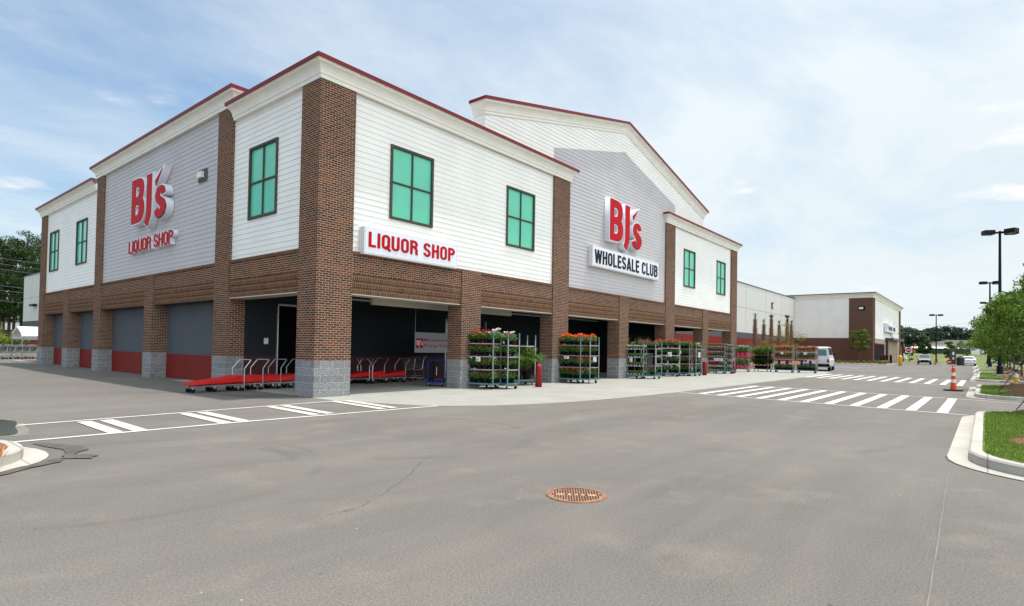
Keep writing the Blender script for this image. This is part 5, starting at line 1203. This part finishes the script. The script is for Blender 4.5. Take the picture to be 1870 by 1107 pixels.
# ================================================================ TREES
def tree(name, loc, label, h, crown, n, size, m, trunk_h, tr=.06, clumps=26, grp=None, cat='tree', asp=.45, shape='round', limbs=9, up=.3):
    """crown=(rx, rz) ; leaves packed in clumps through the crown's volume"""
    t = thing(name, label, cat, loc, random.uniform(0, 6), grp)
    rx, rz = crown; cz = h-rz
    tk = MB(); pts = [Vector((0, 0, -.05))]
    for k in range(1, 6): pts.append(Vector((random.uniform(-.05, .05)*k*tr*6, random.uniform(-.05, .05)*k*tr*6, (h*.86)*k/5)))
    for k in range(5): tk.tube(pts[k], pts[k+1], tr*(1-.16*k), tr*(1-.16*(k+1)), n=8)
    C = []
    for k in range(clumps):
        while True:
            d = rng.uniform(-1, 1, 3)
            if .12 < np.dot(d, d) < 1: break
        if shape == 'cone': f = 1-.6*(d[2]*.5+.5); d[0] *= f*1.25; d[1] *= f*1.25
        C.append(Vector((d[0]*rx, d[1]*rx, cz+d[2]*rz)))
    for c in C[:limbs*2]:
        b_ = pts[min(5, max(1, int(5*max(0, (c.z-.4*rx))/(h*.86))))]; mid = b_.lerp(c, .5)+Vector((0, 0, .08*rx)); tk.tube(b_, mid, tr*.38, tr*.22, n=5); tk.tube(mid, c, tr*.22, tr*.07, n=5)
    tk.obj('trunk', MAT['bark'], t, smooth=True)
    V = []
    for c in C:
        r0 = rx*random.uniform(.20, .36); V.append(quad_cloud(c, (r0, r0, r0*random.uniform(.5, .8)), int(n/clumps*random.uniform(.6, 1.4)), size, asp, up=up))
    MB().quads(np.concatenate(V)).obj('crown', m, t)
    return t
TGp = 'young trees in the kerbed islands'
tree('oak_tree', (10.2, -16.75, .13), 'leafy young tree at the right edge, nearest the viewer', 4.3, (1.6, 1.35), 8000, .062, MAT['leaf'], 1.6, .05, 40, TGp, shape='cone')
tree('oak_tree', (19.4, -16.5, .13), 'leafy young tree behind the yellow hydrant', 4.3, (1.75, 1.5), 12000, .06, MAT['leaf'], 1.5, .05, 36, TGp, shape='cone')
tree('oak_tree', (24.4, -16.4, .13), 'bushy young tree hiding the lower part of the tallest lamp post', 4.5, (1.95, 1.65), 13000, .065, MAT['leaf'], 1.5, .05, 38, TGp, shape='cone')
tree('oak_tree', (38, -16.7, .13), 'young tree just before the tallest lamp post', 5.0, (2.3, 1.9), 9000, .09, MAT['leaf'], 1.6, .06, 30, TGp)
tree('oak_tree', (50, -16.7, .13), 'young tree just beyond the tallest lamp post', 4.9, (2.4, 1.9), 7000, .11, MAT['leaf'], 1.6, .06, 28, TGp)
tree('oak_tree', (63, -16.8, .13), 'young tree on the fourth island of the row', 5.0, (2.4, 2.0), 4500, .15, MAT['leaf'], 1.6, .06, 26, TGp)
tree('oak_tree', (71, -16.8, .13), 'young tree before the second lamp post of the row', 5.0, (2.4, 2.0), 4500, .15, MAT['leaf'], 1.6, .06, 26, TGp)
tree('oak_tree', (86, -16.8, .13), 'farthest young tree of the island row', 5.0, (2.4, 1.9), 2000, .15, MAT['leaf'], 1.6, .06, 24, TGp)
for x, y, lb in ((10.2, -16.75, 'black guy wire of the nearest tree, slanting down to the first island'), (19.4, -16.5, 'black guy wire of the tree behind the hydrant')):
    tag(MB().tube((x+.05, y+.1, 1.9), (x+.7, y+1.15, .14), .012, n=5).obj('guy_wire', MAT['black']), lb, 'guy wire')
tree('small_tree', (95.5, .3, .13), 'small bright tree before the brown brick wall of the far shop', 5.2, (1.5, 1.9), 5000, .12, MAT['leaf'], 1.6, .05, 26, up=.2)
tree('small_tree', (66.5, 3.9, .13), 'pale yellow-green tree in front of the trimmed palms', 4.9, (2.2, 2.0), 2200, .075, MAT['leaf_y'], .8, .05, 26, cat='tree')
tree('small_tree', (57.5, 4.5, .13), 'thin pale sapling left of the pale yellow-green tree', 3.4, (1.2, 1.4), 800, .055, MAT['leaf_y'], .8, .04, 16, cat='tree')
tree('cypress_tree', (124, -9.9, .13), 'conical green tree right of the lone far lamp post', 4.6, (1.3, 1.9), 4000, .13, MAT['leaf'], 1.0, .06, 26, shape='cone')
tree('cypress_tree', (139, -5.6, .1), 'dark bushy tree directly behind the grey crossover', 4.2, (1.7, 1.6), 3500, .15, MAT['leaf_d'], 1.0, .06, 26)
tree('small_tree', (126, -12.4, .13), 'thin open tree right of the dark pylon', 4.6, (1.9, 1.6), 1800, .13, MAT['leaf'], 1.0, .06, 22)
tree('small_tree', (136, -2.8, .1), 'narrow dark conifer by the red and white road sign', 3.4, (.8, 1.6), 900, .13, MAT['leaf_d'], .3, .05, 18, shape='cone')
tree('small_tree', (118, -17, .13), 'small bright tree above the dark parked cars', 4.4, (1.8, 1.5), 1200, .14, MAT['leaf_y'], 1.0, .06, 22)
# trimmed palms
PG = 'trimmed palms by the cream warehouse wall'
for k, (pxx, X_, Y_, H_, tuft) in enumerate(((0, 61.4, 6, 6.25, 0), (1, 64.9, 6, 5.7, 0), (2, 68.1, 6, 6.35, 1), (3, 71.7, 6, 5.9, 0), (4, 75.7, 6, 6.7, 1), (5, 77.8, 6, 6.2, 0))):
    t = thing('palm_tree', ['leftmost trimmed palm with a few spiky shoots', 'second trimmed palm from the left, with a short green tip', 'third trimmed palm from the left, topped by a green tuft', 'fourth trimmed palm from the left with a bare tip', 'fifth trimmed palm from the left, tallest tuft and bent right', 'rightmost trimmed palm with a thin tip'][k], 'palm tree', (X_, Y_, .1), k, PG)
    zt = H_-(1.0 if not tuft else .8); MB().lathe([(.17, 0), (.16, 1.5), (.17, 2.2), (.21, zt*.55), (.20, zt*.75), (.11, zt)], n=12).obj('trunk', MAT['boots'], t)
    q = MB()
    for z_ in np.arange(1.9, zt, .13):
        for a_ in range(7):
            an = a_*6.283/7+z_*5; r_ = .17 if z_ < zt*.8 else .11; d = Vector((math.cos(an), math.sin(an), 0)); b_ = d*r_+Vector((0, 0, z_)); n_ = Vector((-d.y, d.x, 0))*.05
            q.poly([b_-n_, b_+n_, b_+n_*.5+d*.20+Vector((0, 0, .24)), b_-n_*.5+d*.20+Vector((0, 0, .24))])
    q.obj('boots', MAT['boots'], t)
    q = MB(); q.tube((0, 0, zt-.1), (.05 if tuft else 0, 0, H_-.25), .10, .05, n=7)
    for _ in range(34 if tuft else 8):
        az = random.uniform(0, 6.28); sp_ = random.uniform(.2, .6); ln = random.uniform(.4, .9); e_ = Vector((math.cos(az)*sp_*ln, math.sin(az)*sp_*ln, H_-.6+ln*.6)); b_ = Vector((0, 0, zt+.1)); n_ = Vector((-math.sin(az), math.cos(az), 0))*(.09 if tuft else .03)
        q.poly([b_-n_*.3, b_.lerp(e_, .7)-n_, e_, b_.lerp(e_, .7)+n_, b_+n_*.3])
    q.obj('fronds', MAT['palm_leaf'], t)
# shrubs
def shrub(loc, label, r, h, n, size, m, grp=None):
    t = thing('shrub', label, 'shrub', loc, 0, grp); V = []
    for _ in range(10): V.append(quad_cloud((rng.uniform(-.6, .6)*r, rng.uniform(-.6, .6)*r, rng.uniform(.3, .8)*h), (r*.45, r*.45, h*.3), n//10, size, .5))
    MB().quads(np.concatenate(V)).obj('foliage', m, t); q = MB()
    for _ in range(5): q.tube((0, 0, 0), (random.uniform(-.5, .5)*r, random.uniform(-.5, .5)*r, h*.7), .03, .01, n=4)
    q.obj('stems', MAT['bark'], t)
for k in range(9): shrub((88.8+k*.95, -3.4+random.uniform(-.2, .3), .13), 'low green plant in the orange mulch bed of the far shop', .38, .5, 160, .08, MAT['leaf_plant'], 'low plants in the far shop bed')
for k in range(9): shrub((83+k*1.5, 1.4-.55*k+.4, .13), 'low green plant along the kerb before the far shop wall', .38, .5, 120, .08, MAT['leaf_plant'], 'low plants by the far shop kerb')
for k in range(4): shrub((1+k*.8, 33+random.uniform(0, 1), .13), 'low grassy plant in the bed at the far left pillar', .4, .45, 200, .06, MAT['leaf_plant'], 'low plants by the far left pillar')
for k, (x, y, r, h, lb) in enumerate(((3.2, 73, 2.6, 3.2, 'round yellow-green bush left of the cart shelter'), (6.0, 76, 2.4, 3.0, 'yellow-green bush right behind the cart shelter'), (-1.5, 76, 2.6, 2.8, 'yellow-green bush at the left picture edge'), (1.0, 82, 2.6, 3.8, 'taller yellow-green bush under the pines'))):
    shrub((x, y, 0), lb, r, h, 2400, .13, MAT['leaf_y'])
# pines, far left
for k in range(15):
    pxk = -30+k*9.5+random.uniform(-3, 3); dep = random.uniform(104, 122); d = fw+e1*((pxk-935)/F_PX); p = CAM+d*dep; H = (21+random.uniform(-2.5, 1.5))*dep/113
    t = thing('pine_tree', 'tall pine in the stand beyond the cart shelter, %s' % ('at the left picture edge' if pxk < 10 else ('above the yellow-green bushes' if pxk < 42 else 'above the cream warehouse end')), 'tree', (p.x, p.y, 0), random.uniform(0, 6), 'tall pines at the far left, '+('edge' if pxk < 10 else ('middle' if pxk < 42 else 'right')))
    MB().tube((0, 0, 0), (random.uniform(-.3, .3), 0, H*.95), .30, .08, n=8).obj('trunk', MAT['bark'], t); V = []
    for _ in range(62):
        tt = random.uniform(.26, 1); rr = (1-abs(tt-.62)*1.3)*3.4; a_ = random.uniform(0, 6.28); q_ = rr*random.uniform(.15, 1)
        V.append(quad_cloud((q_*math.cos(a_), q_*math.sin(a_), H*tt), (1.25, 1.25, .6), 75, .22, .35, up=.2))
    MB().quads(np.concatenate(V)).obj('crown', MAT['leaf_pine'], t)
# tree line, far right
for k in range(34):
    pxk = 1560+k*10.5+random.uniform(-3, 3); dep = random.uniform(225, 265); d = fw+e1*((pxk-935)/F_PX); p = CAM+d*dep; H = (11.8+random.uniform(-1.6, 1.7))*dep/250
    t = thing('far_tree', 'tree in the dark far tree line, %s' % ('behind the far shop' if pxk < 1641 else 'between far shop and lone lamp post' if pxk < 1710 else ('above the brown warehouse roof' if pxk < 1795 else 'behind the leafy island trees')), 'tree', (p.x, p.y, 1.5), random.uniform(0, 6), 'dark far tree line, '+('hidden' if pxk < 1641 else 'left' if pxk < 1710 else ('middle' if pxk < 1795 else 'right')))
    MB().tube((0, 0, 0), (0, 0, H*.8), .28, .12, n=6).obj('trunk', MAT['bark'], t); V = []
    for _ in range(30):
        tt = random.uniform(.08, .95); rr = math.sqrt(max(.15, 1-((tt-.5)/.5)**2))*3.6; a_ = random.uniform(0, 6.28); q_ = rr*random.uniform(.1, 1)
        V.append(quad_cloud((q_*math.cos(a_), q_*math.sin(a_), H*tt), (1.7, 1.7, 1.1), 46, .42, .8, up=.2))
    MB().quads(np.concatenate(V)).obj('crown', MAT['leaf_far'], t)
# ================================================================ FAR BUILDINGS AND ODDMENTS
def far_at(pxv, dep, z_=0): d = fw+e1*((pxv-935)/F_PX); p = CAM+d*dep; return (p.x, p.y, z_)
VR = YAW-math.atan2((1745-935)/F_PX, 1)-math.pi/2      # yaw so that local +x runs to the right of the picture there
t = thing('gabled_warehouse', 'long far building with brown hipped roof and pale fascia', 'building', far_at(1703, 205, 1.8), VR+R(12))
MB().box(0, 30, 0, 14, 0, 2.6).obj('wall', mat('pale_wall', (.52, .51, .46), .8), t); MB().box(-.3, 30.3, -.3, 14.3, 2.6, 3.8).obj('fascia', mat('pale_fascia', (.60, .61, .62), .7), t)
MB().loft([[(-.6, -.6, 3.8), (30.6, -.6, 3.8), (30.6, 14.6, 3.8), (-.6, 14.6, 3.8)], [(6, 6, 5.25), (26, 6, 5.25), (26, 8, 5.25), (6, 8, 5.25)]]).obj('roof', mat('brown_roof', (.115, .085, .075), .9), t)
for x in (11, 14): MB().box(x, x+2.4, -.05, .05, .2, 2.3).obj('door', MAT['white'], t)
t = thing('metal_shed', 'low dark green shed with white roof in front of the far building', 'building', far_at(1668, 190, 1.8), VR+R(10))
MB().box(0, 15, 0, 8, 0, 1.9).obj('wall', mat('green_shed', (.018, .045, .040), .6), t); MB().loft([[(-.4, -.6, 1.9), (15.4, -.6, 1.9), (15.4, 8.6, 1.9), (-.4, 8.6, 1.9)], [(0, 4, 2.5), (11, 4, 2.5), (11, 4.1, 2.5), (0, 4.1, 2.5)]]).obj('roof', mat('white_roof', (.72, .73, .72), .5), t)
t = thing('white_building', 'low white building behind the pine trunks at the far left', 'building', far_at(-40, 150, 0), YAW+math.atan2(935/F_PX, 1)-math.pi/2)
MB().box(0, 14, 0, 6, 0, 6.5).obj('wall', mat('white_wall_far', (.66, .66, .66), .7), t); MB().box(-.5, 14.5, -.6, 6.5, 6.5, 6.8).obj('roof', MAT['grey_wall'], t); MB().box(0, 14, -.2, 0, 0, 3.9).obj('dark_lower_wall', MAT['dark'], t)
t = thing('pylon_sign', 'dark square pylon right of the lone far lamp post', 'pylon', (108.5, -10.9, 0), .2); MB().box(-.36, .36, -.36, .36, .1, 2.75).obj('column', mat('dark_brick_col', (.07, .05, .045), .8), t); 
for bx_ in ((-.12, .12, -.39, -.36, 1.5, 2.0), (-.39, -.36, -.12, .12, 1.6, 2.1), (-.39, -.36, -.12, .12, .9, 1.2)): MB().box(*bx_).obj('notice', MAT['paper'], t)
t = thing('stop_sign', 'low red octagonal sign at the foot of the dark pylon', 'road sign', (99.6, -10.75, 0), R(184))
oc = [(math.cos(R(22.5+45*k))*.36, math.sin(R(22.5+45*k))*.36) for k in range(8)]
q = MB(); q.loft([[(-.02, x, .55+y) for x, y in oc], [(.02, x, .55+y) for x, y in oc]]); q.obj('sign_plate', MAT['letter_red'], t); MB().box(-.03, .03, -.03, .03, 0, .25).obj('sign_post', MAT['steel'], t)
Ms = Matrix(((0, 0, 1, .025), (1, 0, 0, -.26), (0, 1, 0, .45), (0, 0, 0, 1))); place(curve_mesh('text', 'STOP', .01, .03), 'lettering', Ms, MAT['white'], t, (.52, .2))
t = thing('do_not_enter_sign', 'white square sign with a red disc and white bar past the far shop', 'road sign', (128.0, -3.3, 0), R(196))
MB().box(-.02, .02, -.55, .55, 1.9, 3.0).obj('sign_plate', MAT['white'], t); MB().tube((.02, 0, 2.45), (.035, 0, 2.45), .46, n=24).obj('red_disc', MAT['letter_red'], t); MB().box(.036, .045, -.34, .34, 2.38, 2.52).obj('white_bar', MAT['white'], t); MB().box(-.06, -.02, -.03, .03, 0, 1.95).obj('sign_post', MAT['steel'], t)
t = thing('water_tank', 'dark round-topped bin left of the white sedan', 'bin', (103.6, -12.02, 0)); MB().lathe([(.50, 0), (.52, 1.15), (.42, 1.3), (.15, 1.35)], n=20).obj('tank_body', mat('dark_blue_plastic', (.012, .014, .022), .5), t); MB().lathe([(.17, 1.34), (.17, 1.42)], n=12).obj('lid', MAT['black'], t)
t = thing('traffic_cone', 'small orange traffic cone right of the grey crossover', 'traffic cone', (107.3, -8.7, 0)); MB().box(-.2, .2, -.2, .2, 0, .04).obj('base', MAT['rubber'], t); MB().lathe([(.16, .04), (.03, .75)], n=14).obj('cone_body', MAT['orange'], t)
for k, (pxv, lb) in enumerate(((1641, 'left orange excavator boom just past the far shop'), (1662, 'right orange excavator boom behind the round road sign'))):
    t = thing('excavator', lb, 'excavator', far_at(pxv, 172, 1.6), VR, 'orange excavators in the far field'); om = mat('excavator_orange', (.45, .13, .02), .6)
    MB().box(-1.2, 1.2, -1, 1, .5, 1.3).obj('body', om, t); MB().box(-1.3, 1.3, -1.2, -.8, 0, .5).box(-1.3, 1.3, .8, 1.2, 0, .5).obj('track', MAT['black'], t)
    MB().tube((.3, 0, 1.1), (1.3, 0, 3.1), .22, .16).tube((1.3, 0, 3.1), (1.55, 0, 1.7), .15, .1).obj('boom', om, t); MB().box(-.9, .1, -.6, .2, 1.3, 2.2).obj('cab', MAT['glass'], t)
# utility pole and wires
t = thing('utility_pole', 'thin utility pole in front of the far tree line', 'utility pole', far_at(1690, 215, 1.8)); MB().tube((0, 0, 0), (0, 0, 9.4), .16, .11, n=8).obj('pole', MAT['bark'], t); MB().box(-.1, .1, -1.1, 1.1, 8.5, 8.65).obj('crossarm', MAT['bark'], t)
def wire(a, b, sag, r, label, grp):
    a = Vector(a); b = Vector(b); q = MB(); P = [a.lerp(b, k/14)+Vector((0, 0, -sag*4*(k/14)*(1-k/14))) for k in range(15)]; q.path(P, r, n=4); tag(q.obj('power_line', mat('dull_cable', (.16, .17, .17), .7)), label, 'power line', grp)
def pix(pxv, pyv, dep): d = fw+e1*((pxv-935)/F_PX)-e2*((pyv-CY)/F_PX); return CAM+d*dep
for k, (ya, yb) in enumerate(((470, 481), (480, 491), (490, 500), (522, 527), (531, 535), (550, 553))):
    wire(pix(-60, ya-8, 98), pix(120, yb+7, 98), .1, .045, f'thin power line across the pines, number {("one","two","three","four","five","six")[k]} from the top', 'power lines across the pines')
for k, (ya, yb) in enumerate(((594, 586), (599, 592), (606, 603))):
    wire(pix(1560, ya+2, 210), pix(1980, yb-3, 210), .4, .035, f'faint power line over the far tree line, {("highest","middle","lowest")[k]} of three', 'power lines over the far tree line')
